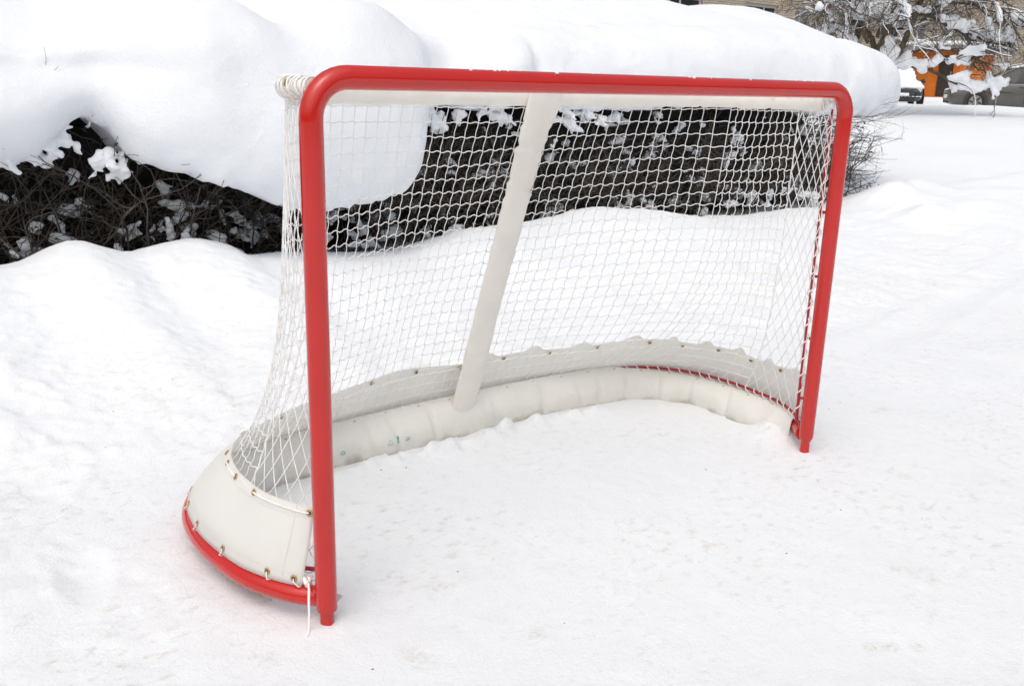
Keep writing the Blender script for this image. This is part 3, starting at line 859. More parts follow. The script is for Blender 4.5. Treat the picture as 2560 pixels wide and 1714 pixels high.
zr = np.interp(cxs, [-5, 0, 2, 4, 5.5, 6, 8.8], [2.0, 1.98, 2.05, 2.17, 2.08, 2.09, 2.24]) + .06 * np.exp(-((cxs - 4.9) / .5) ** 2) - .06 * np.exp(-((cxs - 5.9) / .22) ** 2) + .03 * np.exp(-((cxs - 6.7) / .4) ** 2)
zs = zl + (zs - zl) * (.12 + .88 * endk); zr = zl + (zr - zl) * (.10 + .90 * endk)
NU1, NU2, NU3, NU4 = 10, 14, 34, 40
rows = []
for k, x in enumerate(cxs):
    r1 = .16 * (.35 + .65 * endk[k]); r2 = min(.22, .34 * (zs[k] - zl[k])) + .02
    r3 = .62 * (.3 + .7 * endk[k])
    y0, z0 = yf[k], zl[k]
    pr = []
    for q in np.linspace(0, 1, NU1, endpoint=False):
        pr.append((yb[k] - .25 - (yb[k] - .25 - y0 - r1) * q, z0 + .05 * math.sin(PI * q)))
    for a in np.linspace(-PI / 2, -PI, NU2, endpoint=False):
        pr.append((y0 + r1 + r1 * math.cos(a), z0 + r2 + r2 * math.sin(a)))
    H = zs[k] - (z0 + r2)
    for a in np.linspace(0, PI / 2, NU3, endpoint=False):
        c, s = max(0, math.cos(a)), max(0, math.sin(a))
        pr.append((y0 + r3 - r3 * c ** .85, z0 + r2 + H * s ** .95))
    ys = y0 + r3
    for q in np.linspace(0, 1, NU4):
        y = ys + (yb[k] - ys) * q
        zz = zs[k] + (zr[k] - zs[k]) * math.sin(min(1, q / .62) * PI / 2)
        if q > .62: zz = z0 + .2 + (zr[k] - z0 - .2) * math.sqrt(max(0, 1 - ((q - .62) / .38) ** 2))
        pr.append((y, zz))
    rows.append(np.column_stack([np.full(len(pr), x), pr]))
CP = np.array(rows)
NP = CP.shape[1]
x_, y_, z_ = CP[..., 0].copy(), CP[..., 1].copy(), CP[..., 2].copy()
topw = np.zeros(NP); topw[NU1 + NU2 + NU3 // 2:] = 1
topw = sm(topw, 6)[None, :]
# the hollow behind the front lobe, and smaller dents
def dent(cx_, cy_, h, sx, sy):
    global z_
    z_ = z_ - topw * h * np.exp(-((x_ - cx_) / sx) ** 2 - ((y_ - cy_) / sy) ** 2)
dent(.75, 4.0, .30, .30, .24); dent(.2, 4.1, .08, .5, .3); dent(-.9, 3.75, .10, .5, .3); dent(2.05, 3.9, .10, .35, .25)
# relief of the front: lobes and folds
nfx = (np.arange(NP) >= NU1) & (np.arange(NP) < NU1 + NU2 + NU3)
fw = sm(nfx.astype(float), 5)[None, :]
def lobe(cx_, cz_, push, sx, sz):
    global y_
    y_ = y_ - fw * push * np.exp(-((x_ - cx_) / sx) ** 2 - ((z_ - cz_) / sz) ** 2)
lobe(-.85, 1.02, .10, .30, .16); lobe(-.75, 1.26, -.07, .5, .07); lobe(1.78, 1.38, -.10, .22, .16); lobe(2.2, 1.34, .09, .20, .2)
lobe(1.62, 1.22, .08, .16, .09); lobe(2.62, 1.2, .07, .22, .12); lobe(-.35, 1.25, -.08, .14, .25); lobe(2.42, 1.42, -.05, .07, .16)
big = fbm2(x_ * 1.1 + 3, y_ * 1.1 + z_ * 1.4, 3, 131)
mid = fbm2(x_ * 3.6, (y_ + z_) * 3.6, 2, 137)
z_ = z_ + (.032 * big + .007 * mid) * (.3 + .7 * topw)
y_ = y_ + fw * (.04 * fbm2(x_ * 1.6, z_ * 1.9, 2, 141) + .008 * fbm2(x_ * 6, z_ * 6, 4, 143, .6))
# ragged lower edge
le = np.exp(-((np.arange(NP) - NU1 - 3) / 5.0) ** 2)[None, :]
z_ = z_ + le * (.030 * fbm2(x_ * 8, y_ * 3, 4, 147, .65)); y_ = y_ + le * .02 * fbm2(x_ * 11, z_ * 11, 3, 149)
V = np.stack([x_, y_, z_], -1)
Fq = grid_faces(len(cxs), NP)
cap = link('snow_cap', mesh_from('snow_cap', V.reshape(-1, 3) - HO, Fq), M_SNOW, hedge)
cap['label'] = 'thick smooth snow cap overhanging the hedge'
CAPX, CAPZL, CAPYF = cxs, zl, yf

# near-black core: shade of the hedge's inside put into its colour
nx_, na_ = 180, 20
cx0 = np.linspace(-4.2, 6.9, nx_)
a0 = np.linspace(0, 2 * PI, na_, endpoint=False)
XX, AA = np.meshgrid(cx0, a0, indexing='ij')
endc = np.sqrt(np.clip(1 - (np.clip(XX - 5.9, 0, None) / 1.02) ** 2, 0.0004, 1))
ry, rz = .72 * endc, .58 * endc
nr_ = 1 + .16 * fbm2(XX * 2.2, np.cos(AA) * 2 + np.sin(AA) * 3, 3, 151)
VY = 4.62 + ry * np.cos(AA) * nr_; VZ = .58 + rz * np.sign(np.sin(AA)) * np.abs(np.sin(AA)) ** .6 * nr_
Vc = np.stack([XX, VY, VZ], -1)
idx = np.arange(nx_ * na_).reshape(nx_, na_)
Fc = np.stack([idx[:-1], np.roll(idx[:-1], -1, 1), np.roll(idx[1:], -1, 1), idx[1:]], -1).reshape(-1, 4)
link('shade_core', mesh_from('shade_core', Vc.reshape(-1, 3) - HO, Fc), M_SHADE, hedge)

def walk(start, dirs, length, K, curl=.35, grav=0.0, up=0.0):
    N = len(start); P = np.zeros((N, K, 3)); P[:, 0] = start
    d = dirs / (np.linalg.norm(dirs, axis=1, keepdims=True) + 1e-9)
    st = (length / (K - 1))[:, None]
    for k in range(1, K):
        d = d + rng.normal(0, curl, (N, 3)); d[:, 2] += up - grav
        d /= np.linalg.norm(d, axis=1, keepdims=True) + 1e-9
        P[:, k] = P[:, k-1] + d * st
    return P
def pick(P, n, lo=.3, hi=1.0):
    N, K, _ = P.shape
    a = rng.integers(0, N, n); f = rng.uniform(lo, hi, n) * (K - 1)
    k = np.minimum(f.astype(int), K - 2); w = (f - k)[:, None]
    return P[a, k] * (1 - w) + P[a, k + 1] * w, P[a, k + 1] - P[a, k]
def tap(N, K, r0, r1): return np.linspace(1, 0, K)[None, :] * (r0 - r1)[:, None] + r1[:, None] if not np.isscalar(r0) else np.repeat(np.linspace(r0, r1, K)[None], N, 0)

def clip_front(P):
    # keep the growth under the cap and behind the cap's front
    yfx = np.interp(P[..., 0], CAPX, CAPYF) + .10
    P[..., 1] = np.where(P[..., 1] < yfx, yfx + (P[..., 1] - yfx) * .25, P[..., 1])
    return P
N1 = 1500
st = np.column_stack([rng.uniform(-3.5, 7.0, N1), rng.uniform(3.75, 4.9, N1), np.full(N1, .1)])
stems = walk(st, np.column_stack([rng.normal(0, .35, N1), rng.normal(-.35, .35, N1), np.full(N1, 1.0)]), rng.uniform(.5, 1.05, N1), 7, .16, -.02)
stems = clip_front(stems)
N2 = 6500
s2, d2 = pick(stems, N2, .2, 1)
d2 = d2 / (np.linalg.norm(d2, axis=1, keepdims=True) + 1e-9)
tw = walk(s2, d2 * .5 + np.column_stack([rng.normal(0, .8, N2), rng.normal(-.55, .5, N2), rng.normal(.05, .5, N2)]), rng.uniform(.18, .5, N2), 7, .26, .03)
tw = clip_front(tw)
N3 = 9000
s3, d3 = pick(tw, N3, .25, 1)
d3 = d3 / (np.linalg.norm(d3, axis=1, keepdims=True) + 1e-9)
tl = walk(s3, d3 * .9 + rng.normal(0, .6, (N3, 3)) + np.array([0, -.2, 0]), rng.uniform(.08, .24, N3), 5, .22)
tl = clip_front(tl)
# sprays sticking out of the hedge's right end
N4 = 200
st = np.column_stack([rng.uniform(6.0, 6.9, N4), rng.uniform(3.6, 4.9, N4), rng.uniform(.25, 1.02, N4)])
sp = walk(st, np.column_stack([np.full(N4, 1.0), rng.normal(-.12, .3, N4), rng.normal(-.02, .16, N4)]), rng.uniform(.35, .95, N4), 7, .07, -.02)
N5 = 800
s5, d5 = pick(sp, N5, .35, 1)
d5 = d5 / (np.linalg.norm(d5, axis=1, keepdims=True) + 1e-9)
sq = walk(s5, d5 + rng.normal(0, .30, (N5, 3)), rng.uniform(.10, .32, N5), 5, .09, -.03)
kk = np.searchsorted(cxs, rng.uniform(-3, .1, 14)); jj = rng.integers(NU1 + 1, NU1 + NU2 - 7, 14)
pt = np.stack([x_[kk, jj], y_[kk, jj] + .03, z_[kk, jj]], -1)
tp_ = walk(pt, np.column_stack([rng.normal(0, .6, 14), np.full(14, -1.0), rng.normal(.1, .5, 14)]), rng.uniform(.06, .16, 14), 5, .15)
g1 = tubes_np(stems, tap(N1, 7, .0075, .003)); g2 = tubes_np(tw, tap(N2, 7, .0036, .0013)); g3 = tubes_np(tl, tap(N3, 5, .0020, .0009))
g4 = tubes_np(sp, tap(N4, 7, .0034, .0014)); g5 = tubes_np(sq, tap(N5, 5, .0018, .0008))
V, F = joined([g1, g2, g3, g4, g5, tubes_np(tp_, tap(14, 5, .0026, .0012))])
tg = link('twigs', mesh_from('twigs', V - HO, F), M_TWIG, hedge)
# withered leaves caught in the twigs
NL = 5200
pl, _ = pick(tw, NL, .1, 1.0)
pl = pl + rng.normal(0, .03, (NL, 3))
a = rng.normal(0, 1, (NL, 3)); a /= np.linalg.norm(a, axis=1, keepdims=True)
b = np.cross(a, rng.normal(0, 1, (NL, 3))); b /= np.linalg.norm(b, axis=1, keepdims=True)
sz = rng.uniform(.010, .026, (NL, 1))
c3 = np.cross(a, b) * sz * .35
V = np.stack([pl - a * sz, pl - b * sz * .5 + c3, pl + a * sz, pl + b * sz * .5 + c3], 1).reshape(-1, 3)
link('leaves', mesh_from('leaves', V - HO, np.arange(NL * 4).reshape(-1, 4)), M_LEAF, hedge)
# clumps of snow held by the twigs
cl_c, cl_r = [], []
def clump(x, y, z, size, n=7, drop=.5, spread=1.0):
    # a lump of snow slumped along a few twigs: chains of small overlapping blobs
    for _ in range(max(2, n // 2)):
        d = rng.normal(0, 1, 3) * np.array([1, .5, .55]); d[2] -= drop * .6; d /= np.linalg.norm(d)
        p = np.array([x, y, z]) + rng.normal(0, size * .38 * spread, 3) * np.array([1, .5, .8])
        r = size * rng.uniform(.26, .44); Ls = size * rng.uniform(.5, 1.5)
        m = max(3, int(Ls / (r * .5)))
        for k in range(m):
            f = k / m
            cl_c.append(p + d * Ls * f + rng.normal(0, r * .12, 3)); cl_r.append(max(.012, r * (1 - .6 * f) * rng.uniform(.85, 1.1)))
def cap_edge(x): return float(np.interp(x, CAPX, CAPYF)), float(np.interp(x, CAPX, CAPZL))
for (x, z, s, n) in [(-.97, .90, .11, 12), (-.92, .82, .08, 8), (-.80, .90, .11, 12), (-.74, .82, .08, 8), (-.70, .94, .09, 8), (-.62, .90, .07, 6),
                     (-.46, .82, .085, 12), (-.42, .75, .07, 10), (-.36, .73, .06, 8), (-.52, .76, .05, 6)]:
    clump(x, 3.46, z, s, n, .9)
for (x, z, s, n) in [(1.58, 1.04, .09, 10), (1.70, 1.0, .09, 10), (1.85, 1.02, .07, 8), (1.63, .93, .06, 6), (2.15, 1.06, .11, 10), (2.28, 1.0, .06, 5),
                     (2.62, 1.04, .10, 10), (2.80, 1.0, .10, 10), (2.98, 1.02, .09, 10), (3.15, .98, .08, 8), (2.9, .92, .05, 5), (3.3, 1.02, .08, 8),
                     (2.55, .87, .05, 6), (2.7, .82, .05, 4)]:
    clump(x, 3.54, z, s, n, .9)
for _ in range(40):
    x = rng.uniform(-3.5, 7.4); fy, ez = cap_edge(x)
    clump(x, fy + rng.uniform(.12, .3), ez + .03, rng.uniform(.03, .06), 5, .8)
for _ in range(150):      # snow that sifted down between the stems, half hidden behind the twigs
    x = rng.uniform(-3.0, 6.9); fy, ez = cap_edge(x)
    z = rng.uniform(.22, max(.3, ez - .08))
    clump(x, max(fy + .4, 3.72) + abs(rng.normal(0, .10)), z, rng.uniform(.035, .10), int(rng.integers(3, 8)), .3, 1.6)
for _ in range(50):     # low snow lying among the stems
    x = rng.uniform(-3.0, 6.9)
    clump(x, rng.uniform(3.6, 3.95), rng.uniform(.15, .34), rng.uniform(.06, .13), 5, .3, 1.5)
V, F = blobs(np.array(cl_c), np.array(cl_r), flat=.85)
cm = remesh((V, F), .0095, 3, 'snow_clumps')
co = np.zeros(len(cm.vertices) * 3, np.float32); cm.vertices.foreach_get('co', co); co = co.reshape(-1, 3)
n_a = noise3(co[:, 0] * 24, co[:, 1] * 24, co[:, 2] * 24, 161); n_b = noise3(co[:, 0] * 26, co[:, 1] * 26, co[:, 2] * 26, 163); n_c = noise3(co[:, 0] * 60, co[:, 1] * 60, co[:, 2] * 60, 165)
co[:, 2] += .010 * n_a + .004 * n_c; co[:, 0] += .010 * n_b - .004 * n_c; co[:, 1] += .008 * n_c
cm.vertices.foreach_set('co', (co - HO).astype(np.float32).ravel()); cm.update()
o = link('snow_clumps', cm, M_CLUMP, hedge)
o['kind'] = 'stuff'

# ------------------------------------------------------------------ far side: block of flats
def brick_mat():
    m, nt, b = mat('tan_brick')
    tc = nd(nt, 'ShaderNodeTexCoord'); s = nd(nt, 'ShaderNodeSeparateXYZ'); L = nt.links.new
    L(tc.outputs['Object'], s.inputs[0])
    ad = nd(nt, 'ShaderNodeMath', operation='ADD'); L(s.outputs['X'], ad.inputs[0]); L(s.outputs['Y'], ad.inputs[1])
    c = nd(nt, 'ShaderNodeCombineXYZ'); L(ad.outputs[0], c.inputs['X']); L(s.outputs['Z'], c.inputs['Y'])
    br = nd(nt, 'ShaderNodeTexBrick', inputs={'Color1': c4(.52, .445, .35), 'Color2': c4(.43, .365, .285), 'Mortar': c4(.22, .19, .16), 'Scale': 1.0,
            'Mortar Size': .011, 'Mortar Smooth': .15, 'Brick Width': .26, 'Row Height': .085, 'Bias': -.1})
    L(c.outputs[0], br.inputs['Vector'])
    n = nd(nt, 'ShaderNodeTexNoise', inputs={'Scale': .9, 'Detail': 5}); L(tc.outputs['Object'], n.inputs['Vector'])
    r = ramp(nt, [(.3, c4(.82)), (.7, c4(1.1))]); L(n.outputs['Fac'], r.inputs['Fac'])
    mx = nd(nt, 'ShaderNodeMix', data_type='RGBA', blend_type='MULTIPLY'); mx.inputs['Factor'].default_value = 1
    L(br.outputs['Color'], mx.inputs['A']); L(r.outputs['Color'], mx.inputs['B']); L(mx.outputs['Result'], b.inputs['Base Color'])
    bp = nd(nt, 'ShaderNodeBump', inputs={'Strength': .6, 'Distance': .01}); bp.invert = True
    L(br.outputs['Fac'], bp.inputs['Height']); L(bp.outputs['Normal'], b.inputs['Normal'])
    b.inputs['Roughness'].default_value = .9
    return m
M_BRICK = brick_mat()
M_ORANGE = simple('orange_render', (.62, .17, .02), rough=.8, var=.14, scale=2.5)
M_DOOR = simple('dark_door', (.045, .038, .034), rough=.55, var=.2, scale=4)
M_FRAME = simple('window_frame', (.46, .45, .44), rough=.5, var=.08)
M_GLASS = simple('dark_glass', (.022, .024, .028), rough=.06, var=.4, scale=.7)
M_CURT = simple('net_curtain', (.20, .20, .21), rough=.9, var=.25, scale=6)
M_CONC = simple('concrete', (.33, .32, .30), rough=.9, var=.15, scale=3)
flats = thing('apartment_building', 'tan brick apartment building with an orange entrance porch across the yard', 'building', (45, 23.4, .4))
BO = np.array(flats.location)
FY0 = 23.4
X0, X1, ZLO, ZHI = 18.0, 92.0, -.3, 8.2
wins = [(29.1, 31.2), (32.35, 33.65), (35.75, 37.0), (39.2, 40.55), (41.75, 42.95)] + [(x, x + 1.5) for x in (46.6, 50.7, 54.6, 58.4, 62.6, 66.6, 70.8, 75.2)] + [(24.8, 26.6), (20.6, 22.4)]
wins.sort()
ROWS = [(3.58, 4.46)]
def B(mb, a, b): mb.box(np.array(a) - BO, np.array(b) - BO)
mb = MB()
WD = .34
zr0, zr1 = ROWS[0]
B(mb, (X0, FY0, ZLO), (X1, FY0 + WD, zr0)); B(mb, (X0, FY0, zr1), (X1, FY0 + WD, ZHI))
e = [X0] + [v for w in wins for v in w] + [X1]
for i in range(0, len(e), 2):
    B(mb, (e[i], FY0, zr0), (e[i + 1], FY0 + WD, zr1))
B(mb, (X0, FY0 + 9.0, ZLO), (X1, FY0 + 9.3, ZHI)); B(mb, (X0, FY0 + WD, ZLO), (X0 + .34, FY0 + 9.0, ZHI)); B(mb, (X1 - .34, FY0 + WD, ZLO), (X1, FY0 + 9.0, ZHI))
mb.obj('wall', M_BRICK, flats, smooth=False)
mb = MB(); B(mb, (X0 - .4, FY0 - .5, ZHI), (X1 + .4, FY0 + 9.8, ZHI + .3)); mb.obj('roof', M_CONC, flats, smooth=False)
mb = MB(); B(mb, (X0 + .4, FY0 + 1.6, ZLO), (X1 - .4, FY0 + 1.7, ZHI - .05)); mb.obj('interior_wall', M_DOOR, flats, smooth=False)
def bars(x0, x1, z0, z1, w, y0, y1, mull):
    mb = MB()
    B(mb, (x0, y0, z0), (x0 + w, y1, z1)); B(mb, (x1 - w, y0, z0), (x1, y1, z1))
    B(mb, (x0 + w, y0, z0), (x1 - w, y1, z0 + w)); B(mb, (x0 + w, y0, z1 - w), (x1 - w, y1, z1))
    for m in mull: B(mb, (m - w / 2, y0 + .004, z0 + w), (m + w / 2, y1, z1 - w))
    return mb
for k, (a, b) in enumerate(wins):
    mull = [a + (b - a) * .36] if b - a < 2 else [a + (b - a) * .62]
    fr = bars(a + .01, b - .01, zr0 + .01, zr1 - .01, .085, FY0 + .10, FY0 + .19, mull)
    f = fr.obj('window', M_FRAME, flats, smooth=False)
    mb = MB(); B(mb, (a + .05, FY0 + .13, zr0 + .05), (b - .05, FY0 + .15, zr1 - .05)); mb.obj('pane', M_GLASS if k % 3 else M_CURT, f, smooth=False)
    mb = MB(); B(mb, (a - .08, FY0 - .10, zr0 - .07), (b + .08, FY0 + .10, zr0 - .004)); mb.obj('sill', M_CONC, f, smooth=False)
    mb = MB(); B(mb, (a - .05, FY0 - .10, zr0 - .002), (b + .05, FY0 + .09, zr0 + .10)); mb.obj('sill_snow', M_CLUMP, f, bevel=.04)
# orange porch
PX, PY = 41.24, 20.65
pz1 = 3.11
mb = MB()
dy0, dy1, dz0, dz1 = 20.96, 21.70, 1.06, 2.9
B(mb, (PX, dy1, .3), (PX + .25, FY0 - .003, pz1)); B(mb, (PX, PY, .3), (PX + .25, dy0, pz1)); B(mb, (PX, dy0, dz1), (PX + .25, dy1, pz1)); B(mb, (PX, dy0, .3), (PX + .25, dy1, dz0))
B(mb, (PX + .25, PY, .3), (PX + 3.0, PY + .25, pz1)); B(mb, (PX + 2.75, PY + .25, .3), (PX + 3.0, FY0 - .003, pz1))
mb.obj('porch', M_ORANGE, flats, smooth=False)
mb = MB(); B(mb, (PX + .08, dy0 + .01, dz0), (PX + .14, dy1 - .01, dz1 - .01)); dr = mb.obj('door', M_DOOR, flats, smooth=False)
mb = MB(); mb.tube([np.array([PX + .05, dy0 + .12, dz0 + .95]) - BO, np.array([PX + .05, dy0 + .12, dz0 + 1.12]) - BO], .018, 8); mb.obj('handle', M_FRAME, dr)
mb = MB(); B(mb, (PX - .55, PY - .3, pz1), (PX + 3.3, FY0 - .003, pz1 + .16)); cn = mb.obj('canopy', M_CONC, flats, smooth=False)
mb = MB(); B(mb, (PX - .5, PY - .25, pz1 + .162), (PX + 3.2, FY0 - .01, pz1 + .40)); mb.obj('canopy_snow', M_CLUMP, cn, bevel=.12)
mb = MB(); B(mb, (PX - 1.9, PY - .6, .2), (PX - .003, FY0 - .4, 1.02)); mb.obj('doorstep', M_CLUMP, flats, bevel=.18)

# ------------------------------------------------------------------ parked cars
def car(label, loc, rz, paint, snow, group):
    t = thing('parked_car', label, 'car', loc, rz, group)
    st = [(2.18, .36, .60, .55), (2.12, .26, .67, .70), (1.95, .2, .74, .80), (1.5, .18, .83, .86), (.95, .18, .92, .88), (.3, .18, .95, .89), (-.6, .18, .97, .89),
          (-1.4, .18, .98, .88), (-1.9, .22, .96, .84), (-2.12, .32, .88, .76), (-2.18, .42, .78, .66)]
    rows = []
    for x, a, b, w in st:
        h = b - a
        half = [(0, a), (w * .86, a), (w * .97, a + .18 * h), (w, a + .45 * h), (w * .985, a + .72 * h), (w * .93, b - .04 * h), (w * .80, b), (0, b + .025)]
        rows.append([(x, y, z) for y, z in half] + [(x, -y, z) for y, z in half[-2:0:-1]])
    R = np.array(rows); K, M = R.shape[:2]
    F = [(i * M + j, i * M + (j + 1) % M, (i + 1) * M + (j + 1) % M, (i + 1) * M + j) for i in range(K - 1) for j in range(M)] + [tuple(range(M)), tuple(reversed(range((K - 1) * M, K * M)))]
    bm = mesh_from('body', R.reshape(-1, 3), F)
    body = link('body', bm, paint, t); m = body.modifiers.new('s', 'SUBSURF'); m.levels = m.render_levels = 2
    for x in (.98, -.12, -1.15):
        for s_ in (1, -1):
            MB().tube([(x, s_ * .893, .28), (x, s_ * .9, .6), (x, s_ * .893, .86)], .006, 4).obj('door_seam', M_DARKHOLE, body)
    for x in (-.02, -1.05):
        for s_ in (1, -1):
            MB().box((x - .09, s_ * .89 - .015, .80), (x + .09, s_ * .89 + .015, .825)).obj('door_handle', paint, body, bevel=.008)
    # cabin glass, roof and pillars
    low = [(1.02, .70), (.2, .80), (-.6, .81), (-1.35, .80), (-2.0, .66)]
    top = [(.22, .58), (-.1, .62), (-.6, .63), (-1.1, .62), (-1.55, .56)]
    zt = [1.36, 1.43, 1.455, 1.44, 1.38]
    ring = [(x, y, .93) for x, y in low] + [(x, -y, .93) for x, y in low[::-1]]
    ringt = [(x, y, z) for (x, y), z in zip(top, zt)] + [(x, -y, z) for (x, y), z in zip(top[::-1], zt[::-1])]
    n = len(ring)
    V = ring + ringt
    F = [(i, (i + 1) % n, n + (i + 1) % n, n + i) for i in range(n)] + [tuple(range(n, 2 * n))]
    link('window', mesh_from('window', V, F, False), M_GLASS, t)
    mb = MB()
    rt = [np.array(p) for p in ringt]
    up = [p + np.array([0, 0, .012]) for p in rt]; cen = np.array([-.6, 0, 1.50])
    Vr = up + [p * np.array([.8, .6, 1]) + np.array([-.12, 0, .035]) for p in up] + [cen]
    Fr = [(i, (i + 1) % n, n + (i + 1) % n, n + i) for i in range(n)] + [(n + i, n + (i + 1) % n, 2 * n) for i in range(n)]
    mb.add(Vr, Fr)
    for i in (0, 2, 3, 4, 5, 6, 7, 9): mb.tube([ring[i], np.array(ringt[i]) + np.array([0, 0, .005])], .035 if i not in (0, 9) else .03, 6)
    mb.tube(ringt + [ringt[0]], .025, 6, False)
    mb.obj('roof', paint, t)
    for s_ in (1, -1):
        mb = MB(); mb.tube([(.80, s_ * .80, .98), (.80, s_ * .98, 1.0)], [.03, .07], 8); mb.tube([(.76, s_ * .88, 1.0), (.84, s_ * .90, 1.0)], .085, 10)
        mb.obj('mirror', paint, t)
        for x in (1.36, -1.32):
            mb = MB(); mb.tube([(x, s_ * .70, .315), (x, s_ * .72, .315), (x, s_ * .87, .315), (x, s_ * .895, .315)], [.28, .315, .315, .285], 28)
            w = mb.obj('wheel', simple('tyre', (.02, .02, .02), rough=.9), t)
            mb = MB(); mb.tube([(x, s_ * .89, .315), (x, s_ * .903, .315)], [.215, .205], 24)
            mb.obj('rim', simple('rim', (.30, .31, .32), rough=.35, metal=.8), w)
            mb = MB()
            for k in range(6):
                a = k * PI / 3
                mb.tube([(x + .07 * math.cos(a), s_ * .906, .315 + .07 * math.sin(a)), (x + .185 * math.cos(a + .2), s_ * .906, .315 + .185 * math.sin(a + .2))], .028, 5)
            mb.obj('rim_gap', M_DARKHOLE, w)
            mb = MB(); mb.tube([(x, s_ * .868, .335), (x, s_ * .8935, .335)], .37, 28); mb.obj('wheel_arch', M_DARKHOLE, body)
        mb = MB(); mb.tube([(1.93, s_ * .66, .655), (2.11, s_ * .62, .625)], [.10, .085], 14); mb.obj('headlight', simple('lamp_glass', (.62, .64, .66), rough=.12), t)
        mb = MB(); mb.tube([(-2.0, s_ * .68, .80), (-2.165, s_ * .62, .78)], [.09, .07], 12); mb.obj('tail_light', M_RED_DK, t)
    mb = MB(); mb.box((2.0, -.42, .54), (2.165, .42, .66)); mb.obj('grille', M_DARKHOLE, t, bevel=.03)
    mb = MB(); mb.box((2.05, -.50, .27), (2.172, .50, .40)); mb.obj('bumper_intake', M_DARKHOLE, t, bevel=.03)
    mb = MB(); mb.box((2.12, -.26, .42), (2.20, .26, .53)); mb.obj('licence_plate', M_CLUMP, t, bevel=.008)
    # snow lying on bonnet, roof and boot
    cs, rs = [], []
    for x in np.arange(-1.5, .25, .16):
        for y in np.arange(-.5, .51, .17):
            cs.append((x, y, 1.44 + .02 * rng.normal() + (-.05 if x > 0 else 0))); rs.append(snow[0] * rng.uniform(.85, 1.1) * (1 - .3 * abs(y)))
    if snow[1] > 0:
        for x in np.arange(.9, 2.05, .15):
            for y in np.arange(-.66, .67, .16):
                cs.append((x, y, .93 - .10 * (x - .9) * (1 if x < 1.6 else 1.6))); rs.append(snow[1] * rng.uniform(.8, 1.15))
        for q in np.arange(0, 1, .14):
            for y in np.arange(-.55, .56, .17):
                cs.append((1.0 - .78 * q, y, .97 + .40 * q)); rs.append(snow[1] * rng.uniform(.75, 1.0))
        for y in np.arange(-.7, .71, .14): cs.append((2.15, y, .40)); rs.append(.07)
    else:
        for _ in range(22):
            x = rng.uniform(.9, 1.7); cs.append((x, rng.uniform(-.5, .8), .955 - .10 * (x - .9))); rs.append(rng.uniform(.03, .09))
    V, F = blobs(np.array(cs), np.array(rs), flat=.6)
    link('snow_cover', remesh((V, F), .045, 4, 'snow_cover'), M_CLUMP, t)
    return t
M_GREY = simple('grey_car_paint', (.085, .082, .075), rough=.35, var=.15, scale=3, coat=.4)
M_NAVY = simple('dark_car_paint', (.03, .038, .045), rough=.35, var=.15, scale=3, coat=.4)
car('dark grey parked car seen side on with little snow on its bonnet', (32.6, 14.05, .60), math.atan2(.8, -.6), M_GREY, (.11, 0), 'cars parked by the building').scale = (1.02, 1.02, 1.1)
car('small dark car with bonnet buried in snow parked facing the hedge', (35.3, 20.15, .66), math.atan2(-.6, -.80), M_NAVY, (.22, .19), 'cars parked by the building')

# ------------------------------------------------------------------ the old fruit tree
TX, TY = 16.25, 9.5
TZ = float(ground(TX, TY)) - .22
tree = thing('fruit_tree', 'bare old fruit tree with drooping twigs and heavy snow along its boughs', 'tree', (TX, TY, TZ))
RR = np.array([_r[0], _r[1], 0]); RR /= np.linalg.norm(RR); FF = np.array([-RR[1], RR[0], 0])
def poly(p, d, L, K, curl, droop):
    P = [np.array(p, float)]; d = np.array(d, float); d /= np.linalg.norm(d)
    for k in range(K - 1):
        d = d + rng.normal(0, curl, 3); d[2] -= droop * (.3 + k / K); d /= np.linalg.norm(d)
        P.append(P[-1] + d * L / (K - 1))
    return np.array(P)
trunks = []
mb = MB()
def loc3(a, b, z): return RR * a + FF * b + np.array([0, 0, z])
tr = [([(-.05, 0, -.3), (0, 0, .5), (.06, 0, 1.3), (.22, 0, 1.9), (.12, 0, 2.35), (.45, .1, 3.0), (.7, .2, 3.8)], .125, .05),
      ([(-.12, 0, -.3), (-.28, .1, .6), (-.42, .15, 1.4), (-.30, .1, 2.1), (-.55, .1, 2.8), (-.9, .2, 3.6)], .10, .04),
      ([(.10, .0, 1.2), (-.05, .05, 1.75), (-.22, .1, 1.95), (-.38, .1, 2.2)], .07, .04),
      ([(.5, -.1, 1.5), (.75, -.1, 2.3), (1.0, .0, 3.2)], .06, .03)]
for pts_, r0, r1 in tr:
    P = spline([loc3(*p) for p in pts_], n=26)
    P[:, :] += rng.normal(0, .008, P.shape)
    mb.tube(P, np.linspace(r0, r1, 26), 10); trunks.append(P)
